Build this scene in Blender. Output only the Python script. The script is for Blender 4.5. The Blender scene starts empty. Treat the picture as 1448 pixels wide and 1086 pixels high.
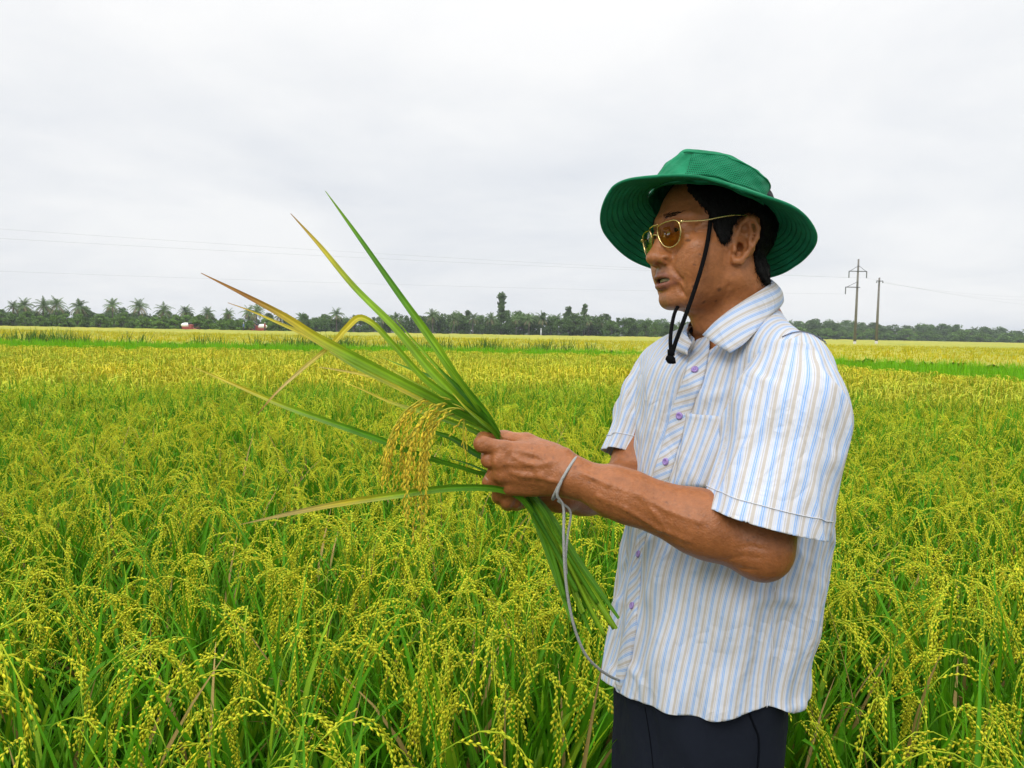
import bpy, math, random
import numpy as np
from mathutils import Vector, Matrix

# ------------------------------------------------------------------ camera, sky, sun, exposure
SC = bpy.context.scene
COL = SC.collection
FPX = 1126.0                      # focal length in pixels of the 1448 x 1086 photograph
CAM = np.array([0.0, 0.0, 1.38])
PITCH = math.radians(3.785)       # looking slightly down
ROLL = math.radians(1.07)         # horizon falls to the right
_r0 = np.array([1.0, 0, 0])
CF = np.array([0.0, math.cos(PITCH), -math.sin(PITCH)])
_u0 = np.array([0.0, math.sin(PITCH), math.cos(PITCH)])
CR = math.cos(ROLL) * _r0 + math.sin(ROLL) * _u0
CU = math.cos(ROLL) * _u0 - math.sin(ROLL) * _r0


def P(px, py, d):
    """point seen at a pixel of the photograph, at a chosen depth"""
    return CAM + d * (CF + CR * (px - 724.0) / FPX + CU * (543.0 - py) / FPX)


cam_d = bpy.data.cameras.new('camera')
cam = bpy.data.objects.new('camera', cam_d)
COL.objects.link(cam)
cam_d.sensor_width = 36.0
cam_d.lens = 36.0 * FPX / 1448.0
cam_d.clip_start = 0.05
cam_d.clip_end = 6000.0
cam.matrix_world = Matrix(((CR[0], CU[0], -CF[0], CAM[0]), (CR[1], CU[1], -CF[1], CAM[1]),
                           (CR[2], CU[2], -CF[2], CAM[2]), (0, 0, 0, 1)))
SC.camera = cam

SUN_EL, SUN_AZ = math.radians(38), math.radians(208)     # behind the camera, a little to the left (azimuth from +Y, clockwise)
sun_d = bpy.data.lights.new('sun', 'SUN')
sun_d.energy = 1.5
sun_d.angle = math.radians(25)
sun_d.color = (1.0, 0.965, 0.91)
sun = bpy.data.objects.new('sun', sun_d)
COL.objects.link(sun)
_sd = Vector((math.sin(SUN_AZ) * math.cos(SUN_EL), math.cos(SUN_AZ) * math.cos(SUN_EL), math.sin(SUN_EL)))
sun.rotation_euler = _sd.to_track_quat('Z', 'Y').to_euler()
sun.location = (0, -5, 12)

world = bpy.data.worlds.new('World')
SC.world = world
world.use_nodes = True
_t = world.node_tree
_t.nodes.clear()


def wn(kind, **kw):
    n = _t.nodes.new(kind)
    for k, v in kw.items():
        setattr(n, k, v)
    return n


_out = wn('ShaderNodeOutputWorld')
_bg = wn('ShaderNodeBackground')
_bg.inputs['Strength'].default_value = 0.1
_sky = wn('ShaderNodeTexSky', sky_type='NISHITA', sun_disc=False)
_sky.sun_elevation = SUN_EL
_sky.sun_rotation = SUN_AZ
_sky.air_density = 1.0
_sky.dust_density = 3.0
_tc = wn('ShaderNodeTexCoord')
_sep = wn('ShaderNodeSeparateXYZ')
_t.links.new(_tc.outputs['Generated'], _sep.inputs[0])
# overcast brightness: paler towards the zenith as a clouded sky is
_gr = wn('ShaderNodeValToRGB')
_gr.color_ramp.interpolation = 'EASE'
cr = _gr.color_ramp.elements
cr[0].position, cr[0].color = 0.0, (0.93, 0.94, 0.955, 1)
cr[1].position, cr[1].color = 1.0, (2.5, 2.53, 2.58, 1)
for pos, c in ((0.10, (0.93, 0.94, 0.955, 1)), (0.26, (0.975, 0.98, 0.985, 1)), (0.42, (1.04, 1.04, 1.04, 1)), (0.62, (1.75, 1.77, 1.8, 1))):
    e = cr.new(pos)
    e.color = c
_t.links.new(_sep.outputs['Z'], _gr.inputs['Fac'])
# soft cloud sheets: noise stretched along the horizon
_dv = wn('ShaderNodeVectorMath', operation='DIVIDE')
_cz = wn('ShaderNodeMath', operation='MAXIMUM')
_cz.inputs[1].default_value = 0.0
_ad = wn('ShaderNodeMath', operation='ADD')
_ad.inputs[1].default_value = 0.22
_cmb = wn('ShaderNodeCombineXYZ')
_t.links.new(_sep.outputs['Z'], _cz.inputs[0])
_t.links.new(_cz.outputs[0], _ad.inputs[0])
for i in range(3):
    _t.links.new(_ad.outputs[0], _cmb.inputs[i])
_t.links.new(_tc.outputs['Generated'], _dv.inputs[0])
_t.links.new(_cmb.outputs[0], _dv.inputs[1])
_n1 = wn('ShaderNodeTexNoise')
_n1.inputs['Scale'].default_value = 0.9
_n1.inputs['Detail'].default_value = 7.0
_n1.inputs['Roughness'].default_value = 0.55
_n1.inputs['Distortion'].default_value = 0.3
_t.links.new(_dv.outputs[0], _n1.inputs['Vector'])
_cr2 = wn('ShaderNodeValToRGB')
e = _cr2.color_ramp.elements
e[0].position, e[0].color = 0.30, (0.83, 0.857, 0.90, 1)
e[1].position, e[1].color = 0.64, (1.04, 1.037, 1.03, 1)
_t.links.new(_n1.outputs['Fac'], _cr2.inputs['Fac'])
_mul = wn('ShaderNodeMix', data_type='RGBA', blend_type='MULTIPLY')
_mul.inputs['Factor'].default_value = 1.0
_t.links.new(_gr.outputs['Color'], _mul.inputs['A'])
_t.links.new(_cr2.outputs['Color'], _mul.inputs['B'])
_sc = wn('ShaderNodeVectorMath', operation='SCALE')
_sc.inputs['Scale'].default_value = 10.0
_t.links.new(_mul.outputs['Result'], _sc.inputs[0])
_mx = wn('ShaderNodeMix', data_type='RGBA', blend_type='MIX')
_mx.inputs['Factor'].default_value = 0.94          # cloud cover over the clear sky
_t.links.new(_sky.outputs['Color'], _mx.inputs['A'])
_t.links.new(_sc.outputs[0], _mx.inputs['B'])
_t.links.new(_mx.outputs['Result'], _bg.inputs['Color'])
_t.links.new(_bg.outputs[0], _out.inputs['Surface'])

SC.view_settings.view_transform = 'Standard'
SC.view_settings.look = 'None'
SC.view_settings.exposure = 0.0
SC.view_settings.gamma = 1.0
SC.cycles.max_bounces = 8
SC.cycles.diffuse_bounces = 2
SC.cycles.transparent_max_bounces = 12
SC.cycles.use_denoising = True

# ------------------------------------------------------------------ helpers
rng = np.random.default_rng(11)


def tag(o, label=None, cat=None, group=None, kind=None):
    if label: o['label'] = label
    if cat: o['category'] = cat
    if group: o['group'] = group
    if kind: o['kind'] = kind
    return o


def empty(name, loc, rz=0.0):
    o = bpy.data.objects.new(name, None)
    COL.objects.link(o)
    o.location = loc
    o.rotation_euler = (0, 0, rz)
    o.empty_display_size = 0.1
    return o


def mesh_np(name, V, quads=None, tris=None, smooth=True, attrs=None):
    me = bpy.data.meshes.new(name)
    V = np.asarray(V, dtype=np.float32).reshape(-1, 3)
    q = np.asarray(quads if quads is not None else np.zeros((0, 4)), dtype=np.int32).reshape(-1, 4)
    t = np.asarray(tris if tris is not None else np.zeros((0, 3)), dtype=np.int32).reshape(-1, 3)
    nl = q.size + t.size
    me.vertices.add(len(V))
    me.vertices.foreach_set('co', V.ravel())
    me.loops.add(nl)
    me.loops.foreach_set('vertex_index', np.concatenate([q.ravel(), t.ravel()]))
    me.polygons.add(len(q) + len(t))
    starts = np.concatenate([np.arange(len(q)) * 4, q.size + np.arange(len(t)) * 3]).astype(np.int32)
    me.polygons.foreach_set('loop_start', starts)
    me.polygons.foreach_set('use_smooth', np.full(len(q) + len(t), bool(smooth)))
    me.update(calc_edges=True)
    for k, a in (attrs or {}).items():
        a = np.asarray(a, dtype=np.float32)
        if a.ndim == 1:
            at = me.attributes.new(k, 'FLOAT', 'POINT')
            at.data.foreach_set('value', a)
        else:
            if a.shape[1] == 3:
                a = np.concatenate([a, np.ones((len(a), 1), np.float32)], 1)
            at = me.attributes.new(k, 'FLOAT_COLOR', 'POINT')
            at.data.foreach_set('color', a.ravel())
    me.validate()
    return me


def link(name, me, mat, parent=None, loc=(0, 0, 0)):
    o = bpy.data.objects.new(name, me)
    COL.objects.link(o)
    if mat is not None and not me.materials:
        me.materials.append(mat)
    if parent is not None:
        o.parent = parent
    o.location = loc
    return o


class MB:
    """gathers shapes into one mesh"""

    def __init__(self):
        self.V, self.Q, self.T, self.C, self.n = [], [], [], [], 0

    def add(self, V, Q=None, T=None, col=None):
        V = np.asarray(V, float).reshape(-1, 3)
        self.V.append(V)
        if Q is not None and len(Q): self.Q.append(np.asarray(Q, int).reshape(-1, 4) + self.n)
        if T is not None and len(T): self.T.append(np.asarray(T, int).reshape(-1, 3) + self.n)
        if col is None: col = (1, 1, 1)
        col = np.asarray(col, float)
        if col.ndim == 1: col = np.tile(col[:3], (len(V), 1))
        self.C.append(col)
        self.n += len(V)

    def box(self, c, s, R=None, col=None):
        v = np.array([[x, y, z] for x in (-.5, .5) for y in (-.5, .5) for z in (-.5, .5)]) * np.asarray(s, float)
        if R is not None: v = v @ np.asarray(R).T
        self.add(v + np.asarray(c, float), [[0, 1, 3, 2], [4, 6, 7, 5], [0, 4, 5, 1], [2, 3, 7, 6], [0, 2, 6, 4], [1, 5, 7, 3]], col=col)

    def tube(self, pts, rad, n=8, col=None, cap=True):
        pts = np.asarray(pts, float)
        m = len(pts)
        rad = np.broadcast_to(np.asarray(rad, float), (m,))
        T = np.gradient(pts, axis=0)
        T /= np.linalg.norm(T, axis=1)[:, None] + 1e-12
        ref = np.array([0, 0, 1.0]) if abs(T[0][2]) < 0.9 else np.array([1.0, 0, 0])
        A = np.zeros_like(pts)
        a = np.cross(T[0], ref)
        for i in range(m):
            a = a - T[i] * a.dot(T[i])
            a /= np.linalg.norm(a) + 1e-12
            A[i] = a
        B = np.cross(T, A)
        th = np.arange(n) * 2 * math.pi / n
        V = pts[:, None, :] + rad[:, None, None] * (np.cos(th)[None, :, None] * A[:, None, :] + np.sin(th)[None, :, None] * B[:, None, :])
        V = V.reshape(-1, 3)
        i, j = np.meshgrid(np.arange(m - 1), np.arange(n), indexing='ij')
        j2 = (j + 1) % n
        Q = np.stack([i * n + j, (i + 1) * n + j, (i + 1) * n + j2, i * n + j2], -1).reshape(-1, 4)
        tri = []
        if cap:
            V = np.concatenate([V, pts[:1], pts[-1:]])
            k = m * n
            for jj in range(n):
                tri.append([k, jj, (jj + 1) % n])
                tri.append([k + 1, (m - 1) * n + (jj + 1) % n, (m - 1) * n + jj])
        cc = col
        if col is not None and np.ndim(col) == 2:
            cc = np.repeat(np.asarray(col, float), n, 0)
            if cap: cc = np.concatenate([cc, np.asarray(col)[:1], np.asarray(col)[-1:]])
        self.add(V, Q, tri, cc)

    def ball(self, c, r, nu=12, nv=8, col=None, R=None):
        u = np.arange(nu) * 2 * math.pi / nu
        v = np.linspace(0, math.pi, nv + 1)[1:-1]
        X = np.stack([np.outer(np.sin(v), np.cos(u)), np.outer(np.sin(v), np.sin(u)), np.outer(np.cos(v), np.ones(nu))], -1).reshape(-1, 3)
        X = np.concatenate([X, [[0, 0, 1], [0, 0, -1]]]) * np.asarray(r, float)
        if R is not None: X = X @ np.asarray(R).T
        m = nv - 1
        Q, T = [], []
        for i in range(m - 1):
            for j in range(nu):
                Q.append([i * nu + j, (i + 1) * nu + j, (i + 1) * nu + (j + 1) % nu, i * nu + (j + 1) % nu])
        for j in range(nu):
            T.append([m * nu, j, (j + 1) % nu])
            T.append([m * nu + 1, (m - 1) * nu + (j + 1) % nu, (m - 1) * nu + j])
        self.add(X + np.asarray(c, float), Q, T, col)

    def arrays(self):
        V = np.concatenate(self.V) if self.V else np.zeros((0, 3))
        Q = np.concatenate(self.Q) if self.Q else None
        T = np.concatenate(self.T) if self.T else None
        return V, Q, T, np.concatenate(self.C)

    def mesh(self, name, smooth=True, origin=None, color=False):
        V, Q, T, C = self.arrays()
        if origin is not None: V = V - np.asarray(origin, float)
        return mesh_np(name, V, Q, T, smooth, {'col': C} if color else None)

    def build(self, name, mat, parent=None, smooth=True, origin=None, color=False, loc=(0, 0, 0)):
        return link(name, self.mesh(name, smooth, origin, color), mat, parent, loc)


def spline(pts, n):
    """Catmull-Rom through pts, n samples (evenly by chord length)"""
    p = np.asarray(pts, float)
    seg = np.linalg.norm(np.diff(p[:, :3], axis=0), axis=1) ** 0.6
    t = np.concatenate([[0], np.cumsum(seg)])
    m = np.gradient(p, t, axis=0)
    s = np.linspace(0, t[-1], n)
    k = np.clip(np.searchsorted(t, s, side='right') - 1, 0, len(p) - 2)
    h = (t[k + 1] - t[k])[:, None]
    u = ((s - t[k])[:, None]) / h
    return ((2 * u ** 3 - 3 * u ** 2 + 1) * p[k] + (u ** 3 - 2 * u ** 2 + u) * h * m[k]
            + (-2 * u ** 3 + 3 * u ** 2) * p[k + 1] + (u ** 3 - u ** 2) * h * m[k + 1])


def rotz(a):
    return np.array([[math.cos(a), -math.sin(a), 0], [math.sin(a), math.cos(a), 0], [0, 0, 1.0]])


def rotx(a):
    return np.array([[1.0, 0, 0], [0, math.cos(a), -math.sin(a)], [0, math.sin(a), math.cos(a)]])


def roty(a):
    return np.array([[math.cos(a), 0, math.sin(a)], [0, 1.0, 0], [-math.sin(a), 0, math.cos(a)]])


# ------------------------------------------------------------------ materials
def material(name):
    m = bpy.data.materials.new(name)
    m.use_nodes = True
    nt = m.node_tree
    b = nt.nodes['Principled BSDF']
    return m, nt, b


def simple(name, col, rough=0.5, metal=0.0, bump=0.0, bscale=200.0, var=0.0, vscale=20.0, spec=None):
    m, nt, b = material(name)
    b.inputs['Base Color'].default_value = (*col, 1)
    b.inputs['Roughness'].default_value = rough
    b.inputs['Metallic'].default_value = metal
    if spec is not None: b.inputs['Specular IOR Level'].default_value = spec
    tc = nt.nodes.new('ShaderNodeTexCoord')
    if var > 0:
        n = nt.nodes.new('ShaderNodeTexNoise')
        n.inputs['Scale'].default_value = vscale
        n.inputs['Detail'].default_value = 5
        r = nt.nodes.new('ShaderNodeValToRGB')
        r.color_ramp.elements[0].position = 0.3
        r.color_ramp.elements[1].position = 0.7
        r.color_ramp.elements[0].color = (*[c * (1 - var) for c in col], 1)
        r.color_ramp.elements[1].color = (*[min(1, c * (1 + var)) for c in col], 1)
        nt.links.new(tc.outputs['Object'], n.inputs['Vector'])
        nt.links.new(n.outputs['Fac'], r.inputs['Fac'])
        nt.links.new(r.outputs['Color'], b.inputs['Base Color'])
    if bump > 0:
        n = nt.nodes.new('ShaderNodeTexNoise')
        n.inputs['Scale'].default_value = bscale
        n.inputs['Detail'].default_value = 4
        bp = nt.nodes.new('ShaderNodeBump')
        bp.inputs['Strength'].default_value = bump
        bp.inputs['Distance'].default_value = 0.002
        nt.links.new(tc.outputs['Object'], n.inputs['Vector'])
        nt.links.new(n.outputs['Fac'], bp.inputs['Height'])
        nt.links.new(bp.outputs['Normal'], b.inputs['Normal'])
    return m


def leafy(name, tint=(1, 1, 1), rough=0.45, trans=0.35, vary=0.0, spec=0.2):
    """leaf material: colour from the 'col' attribute, part of the light passes through"""
    m, nt, b = material(name)
    at = nt.nodes.new('ShaderNodeAttribute')
    at.attribute_name = 'col'
    mul = nt.nodes.new('ShaderNodeMix')
    mul.data_type = 'RGBA'
    mul.blend_type = 'MULTIPLY'
    mul.inputs['Factor'].default_value = 1
    mul.inputs['B'].default_value = (*tint, 1)
    nt.links.new(at.outputs['Color'], mul.inputs['A'])
    src = mul.outputs['Result']
    oi = nt.nodes.new('ShaderNodeObjectInfo')
    hs = nt.nodes.new('ShaderNodeHueSaturation')
    if vary > 0:
        mr = nt.nodes.new('ShaderNodeMapRange')
        mr.inputs['To Min'].default_value = 1 - vary
        mr.inputs['To Max'].default_value = 1 + vary
        nt.links.new(oi.outputs['Random'], mr.inputs['Value'])
        nt.links.new(mr.outputs['Result'], hs.inputs['Value'])
    nt.links.new(src, hs.inputs['Color'])
    src = hs.outputs['Color']
    nt.links.new(src, b.inputs['Base Color'])
    b.inputs['Roughness'].default_value = rough
    b.inputs['Specular IOR Level'].default_value = spec
    tr = nt.nodes.new('ShaderNodeBsdfTranslucent')
    nt.links.new(src, tr.inputs['Color'])
    mix = nt.nodes.new('ShaderNodeMixShader')
    mix.inputs['Fac'].default_value = trans
    out = nt.nodes['Material Output']
    nt.links.new(b.outputs[0], mix.inputs[1])
    nt.links.new(tr.outputs[0], mix.inputs[2])
    nt.links.new(mix.outputs[0], out.inputs['Surface'])
    return m


# ------------------------------------------------------------------ solids from distance functions
class Cap:
    def __init__(s, a, b, ra, rb=None):
        s.a, s.b = np.asarray(a, float), np.asarray(b, float)
        s.ra, s.rb = ra, ra if rb is None else rb
        s.c = (s.a + s.b) / 2
        s.R = np.linalg.norm(s.b - s.a) / 2 + max(s.ra, s.rb)

    def f(s, p, bc, br):
        ab = s.b - s.a
        t = np.clip(((p - s.a) @ ab) / (ab @ ab + 1e-12), 0, 1)
        return np.linalg.norm(p - s.a - t[:, None] * ab, axis=1) - (s.ra + t * (s.rb - s.ra))


class Ell:
    def __init__(s, c, r, R=None):
        s.c, s.r = np.asarray(c, float), np.asarray(r, float)
        s.M = np.eye(3) if R is None else np.asarray(R, float)     # columns: axes in world
        s.R = s.r.max()

    def f(s, p, bc, br):
        q = (p - s.c) @ s.M
        k0 = np.linalg.norm(q / s.r, axis=1)
        k1 = np.linalg.norm(q / s.r ** 2, axis=1)
        return k0 * (k0 - 1) / np.maximum(k1, 1e-9)


class Fn:
    def __init__(s, fn, c, R):
        s.fn, s.c, s.R = fn, np.asarray(c, float), R

    def f(s, p, bc, br):
        return s.fn(p)


def smin(a, b, k):
    h = np.maximum(k - np.abs(a - b), 0) / k
    return np.minimum(a, b) - h * h * k * 0.25


class Un:
    """smooth union of children; each child may be (node, k); 'sub' entries carve"""

    def __init__(s, k, ch):
        s.k = k
        s.ch = [(c if isinstance(c, tuple) else ('+', c, k)) for c in ch]
        cs = [c[1] for c in s.ch if c[0] == '+']
        lo = np.min([c.c - c.R for c in cs], 0)
        hi = np.max([c.c + c.R for c in cs], 0)
        s.c = (lo + hi) / 2
        s.R = np.linalg.norm(hi - lo) / 2

    def f(s, p, bc, br):
        d = np.full(len(p), 0.08)
        for op, n, k in s.ch:
            if np.linalg.norm(bc - n.c) - n.R - br > k + 0.004:
                continue
            e = n.f(p, bc, br)
            d = smin(d, e, k) if op == '+' else -smin(-d, e, k)
        return d


def surfnet(node, h, lo=None, hi=None, B=16):
    """polygonise node.f = 0 on a sparse grid of cell size h"""
    lo = node.c - node.R - 2 * h if lo is None else np.asarray(lo, float)
    hi = node.c + node.R + 2 * h if hi is None else np.asarray(hi, float)
    nb = np.ceil((hi - lo) / (h * B)).astype(int)
    I, J, K = np.meshgrid(*[np.arange(n) for n in nb], indexing='ij')
    blocks = np.stack([I.ravel(), J.ravel(), K.ravel()], 1)
    bcs = lo + (blocks + 0.5) * h * B
    br = math.sqrt(3) / 2 * h * B
    big = 1e6
    dc = node.f(bcs, node.c, big)
    blocks = blocks[np.abs(dc) < br * 1.35 + 0.004]
    g = np.arange(B + 1)
    gi, gj, gk = np.meshgrid(g, g, g, indexing='ij')
    corner = np.stack([gi.ravel(), gj.ravel(), gk.ravel()], 1)
    keys, pos, edges = [], [], []
    N = int(nb.max() * B + 4)
    ed = [((0, 0, 0), (1, 0, 0)), ((0, 1, 0), (1, 1, 0)), ((0, 0, 1), (1, 0, 1)), ((0, 1, 1), (1, 1, 1)),
          ((0, 0, 0), (0, 1, 0)), ((1, 0, 0), (1, 1, 0)), ((0, 0, 1), (0, 1, 1)), ((1, 0, 1), (1, 1, 1)),
          ((0, 0, 0), (0, 0, 1)), ((1, 0, 0), (1, 0, 1)), ((0, 1, 0), (0, 1, 1)), ((1, 1, 0), (1, 1, 1))]
    for b in blocks:
        gc = corner + b * B
        bc = lo + (b + 0.5) * h * B
        d = node.f(lo + gc * h, bc, br).reshape(B + 1, B + 1, B + 1)
        s = d < 0
        if s.all() or not s.any():
            continue
        cnt = np.zeros((B, B, B), int)
        acc = np.zeros((B, B, B, 3))
        for a, c in ed:
            sa = d[a[0]:a[0] + B, a[1]:a[1] + B, a[2]:a[2] + B]
            sb = d[c[0]:c[0] + B, c[1]:c[1] + B, c[2]:c[2] + B]
            cross = (sa < 0) != (sb < 0)
            if not cross.any(): continue
            t = np.where(cross, sa / np.where(np.abs(sa - sb) < 1e-12, 1e-12, sa - sb), 0)
            for ax in range(3):
                acc[..., ax] += np.where(cross, a[ax] + t * (c[ax] - a[ax]), 0)
            cnt += cross
        act = np.argwhere(cnt > 0)
        if len(act) == 0: continue
        pp = acc[tuple(act.T)] / cnt[tuple(act.T)][:, None]
        gcell = act + b * B
        keys.append((gcell[:, 0] * N + gcell[:, 1]) * N + gcell[:, 2])
        pos.append(lo + (gcell + pp) * h)
        for ax in range(3):
            sl0 = s[:B, :B, :B]
            sl1 = [s[1:, :B, :B], s[:B, 1:, :B], s[:B, :B, 1:]][ax]
            e = np.argwhere(sl0 != sl1)
            if len(e):
                edges.append((ax, e + b * B, sl0[tuple(e.T)]))
    keys = np.concatenate(keys)
    pos = np.concatenate(pos)
    o = np.argsort(keys)
    keys, pos = keys[o], pos[o]

    def find(c):
        k = (c[:, 0] * N + c[:, 1]) * N + c[:, 2]
        i = np.minimum(np.searchsorted(keys, k), len(keys) - 1)
        return np.where(keys[i] == k, i, -1)

    quads = []
    for ax, e, inside in edges:
        u, v = [(1, 2), (2, 0), (0, 1)][ax]
        du = np.zeros(3, int); du[u] = 1
        dv = np.zeros(3, int); dv[v] = 1
        q = np.stack([find(e - du - dv), find(e - dv), find(e), find(e - du)], 1)
        q = np.where(inside[:, None], q, q[:, ::-1])
        quads.append(q[(q >= 0).all(1)])
    return pos, np.concatenate(quads)


def relax(V, Q, it=2, w=0.5):
    for _ in range(it):
        acc = np.zeros_like(V)
        n = np.zeros(len(V))
        for a, b in ((0, 1), (1, 2), (2, 3), (3, 0)):
            np.add.at(acc, Q[:, a], V[Q[:, b]]); np.add.at(n, Q[:, a], 1)
            np.add.at(acc, Q[:, b], V[Q[:, a]]); np.add.at(n, Q[:, b], 1)
        V = V * (1 - w) + w * acc / np.maximum(n, 1)[:, None]
    return V


def keep_verts(V, Q, mask, attrs=()):
    """drop the faces that touch a vertex outside the mask"""
    Q = Q[mask[Q].all(1)]
    used = np.zeros(len(V), bool)
    used[Q.ravel()] = True
    new = np.cumsum(used) - 1
    return V[used], new[Q], [a[used] for a in attrs]


def cut(V, Q, g, attrs=()):
    """trim where g > 0, the rim moved onto g = 0"""
    ins = g < 0
    acc, n = np.zeros_like(V), np.zeros(len(V))
    aa = [np.zeros(len(V)) for _ in attrs]
    for a, b in ((0, 1), (1, 2), (2, 3), (3, 0)):
        for i, o in ((Q[:, a], Q[:, b]), (Q[:, b], Q[:, a])):
            m = ins[i] & ~ins[o]
            i_, o_ = i[m], o[m]
            t = (g[i_] / (g[i_] - g[o_]))[:, None]
            np.add.at(acc, o_, V[i_] + t * (V[o_] - V[i_])); np.add.at(n, o_, 1)
            for k, at in enumerate(attrs):
                np.add.at(aa[k], o_, at[i_] + t[:, 0] * (at[o_] - at[i_]))
    mv = n > 0
    V = V.copy(); V[mv] = acc[mv] / n[mv][:, None]
    out = []
    for k, at in enumerate(attrs):
        at = at.copy(); at[mv] = aa[k][mv] / n[mv]; out.append(at)
    return keep_verts(V, Q, ins | mv, out)


def vnoise(p, scale, seed=0):
    """smooth noise from warped sines, about -1..1"""
    r = np.random.default_rng(seed)
    q = np.asarray(p) * scale
    out = 0
    for i in range(6):
        d = r.normal(size=3); d /= np.linalg.norm(d)
        e = r.normal(size=3); e /= np.linalg.norm(e)
        out = out + np.sin(q @ d * (1 + 0.35 * i) * 2.0 + 1.3 * np.sin(q @ e * 1.1 + r.uniform(0, 6)) + r.uniform(0, 6)) / (1 + 0.25 * i)
    return out / 3.2
# ------------------------------------------------------------------ rice: blades, grains, panicles
def grains(mb, C, D, L, W, col, fine=False, r=None):
    """spindle-shaped grains at centres C along directions D"""
    C, D = np.asarray(C), np.asarray(D)
    n = len(C)
    if n == 0: return
    D = D / np.linalg.norm(D, axis=1)[:, None]
    A = np.cross(D, [0.3, 0.5, 0.81]); A /= np.linalg.norm(A, axis=1)[:, None]
    B = np.cross(D, A)
    L = np.broadcast_to(L, (n,))[:, None]
    W = np.broadcast_to(W, (n,))[:, None]
    if not fine:
        v = np.stack([C - D * L / 2, C + A * W / 2, C + B * W / 2, C - A * W / 2, C - B * W / 2, C + D * L / 2], 1).reshape(-1, 3)
        t = np.array([[0, 2, 1], [0, 3, 2], [0, 4, 3], [0, 1, 4], [5, 1, 2], [5, 2, 3], [5, 3, 4], [5, 4, 1]])
        T = (t[None] + 6 * np.arange(n)[:, None, None]).reshape(-1, 3)
        mb.add(v, None, T, np.repeat(col, 6, 0) if np.ndim(col) == 2 else col)
    else:
        k = 6
        th = np.arange(k) * 2 * math.pi / k
        rings = []
        for f, s in ((-.3, .75), (.0, 1.0), (.3, .7)):
            rings.append(C[:, None] + (D * L * f)[:, None] + (W / 2 * s)[:, None] * (np.cos(th)[None, :, None] * A[:, None] + np.sin(th)[None, :, None] * B[:, None]))
        v = np.concatenate([(C - D * L / 2)[:, None]] + rings + [(C + D * L / 2)[:, None]], 1)
        m = v.shape[1]
        T, Q = [], []
        for j in range(k):
            j2 = (j + 1) % k
            T += [[0, 1 + j2, 1 + j], [m - 1, 1 + 2 * k + j, 1 + 2 * k + j2]]
            for q in range(2):
                Q.append([1 + q * k + j, 1 + q * k + j2, 1 + (q + 1) * k + j2, 1 + (q + 1) * k + j])
        off = m * np.arange(n)[:, None, None]
        mb.add(v.reshape(-1, 3), (np.array(Q)[None] + off).reshape(-1, 4), (np.array(T)[None] + off).reshape(-1, 3), np.repeat(col, m, 0) if np.ndim(col) == 2 else col)


def panicle(mb, r, path, nbr=9, blen=.10, droop=.16, step=.007, spread=.5, gl=.0075, gw=.0030, grain=(.47, .43, .06), stem=(.30, .36, .05), fine=False, rs=.0009, start=.35, every=1, base=None):
    """a rice panicle: main stem along path, hanging branches set with grains"""
    path = np.asarray(path)
    T = np.gradient(path, axis=0)
    T /= np.linalg.norm(T, axis=1)[:, None]
    m = len(path)
    sc = np.clip((np.linspace(0, 1, m) - start * .9) / .12, 0, 1)[:, None]
    mb.tube(path, np.linspace(rs * 1.6, rs * .7, m), 4, np.asarray(stem if base is None else base)[None] * (1 - sc) + np.asarray(stem)[None] * sc, cap=False)
    allC, allD = [], []
    for b in range(nbr):
        s = start + (1 - start) * (b + r.uniform(0, .6)) / nbr
        i = min(int(s * (m - 1)), m - 1)
        p = path[i].copy()
        side = np.cross(T[i], [0, 0, 1.0])
        side /= np.linalg.norm(side) + 1e-9
        d = T[i] + side * r.normal() * spread + np.array([0, 0, r.uniform(-.15, .25)]) * spread
        d /= np.linalg.norm(d)
        n = max(4, int(blen * r.uniform(.65, 1.2) * (1.15 - .5 * (s - start)) / step))
        pts = [p.copy()]
        dd = droop * r.uniform(.6, 1.4)
        for k in range(n):
            d = d + np.array([0, 0, -1]) * dd + r.normal(size=3) * .05
            d /= np.linalg.norm(d)
            p = p + d * step
            pts.append(p.copy())
        pts = np.array(pts)
        mb.tube(pts[::2] if len(pts) > 6 else pts, rs * .55, 3, stem, cap=False)
        tt = np.gradient(pts, axis=0); tt /= np.linalg.norm(tt, axis=1)[:, None]
        k0 = 2
        o = np.cross(tt, r.normal(size=3)); o /= np.linalg.norm(o, axis=1)[:, None] + 1e-9
        sg = np.where(np.arange(len(pts)) % 2, 1, -1)[:, None]
        allC.append((pts + o * sg * gw * .55)[k0::every]); allD.append((tt + o * sg * .35)[k0::every])
    C, D = np.concatenate(allC), np.concatenate(allD)
    g = np.array(grain)[None] * r.uniform(.75, 1.2, (len(C), 1)) * np.array([1, 1, 1])[None]
    g[:, 0] *= r.uniform(.85, 1.12, len(C))
    grains(mb, C, D, gl * r.uniform(.85, 1.15, len(C)), gw * r.uniform(.85, 1.1, len(C)), g, fine)


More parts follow.
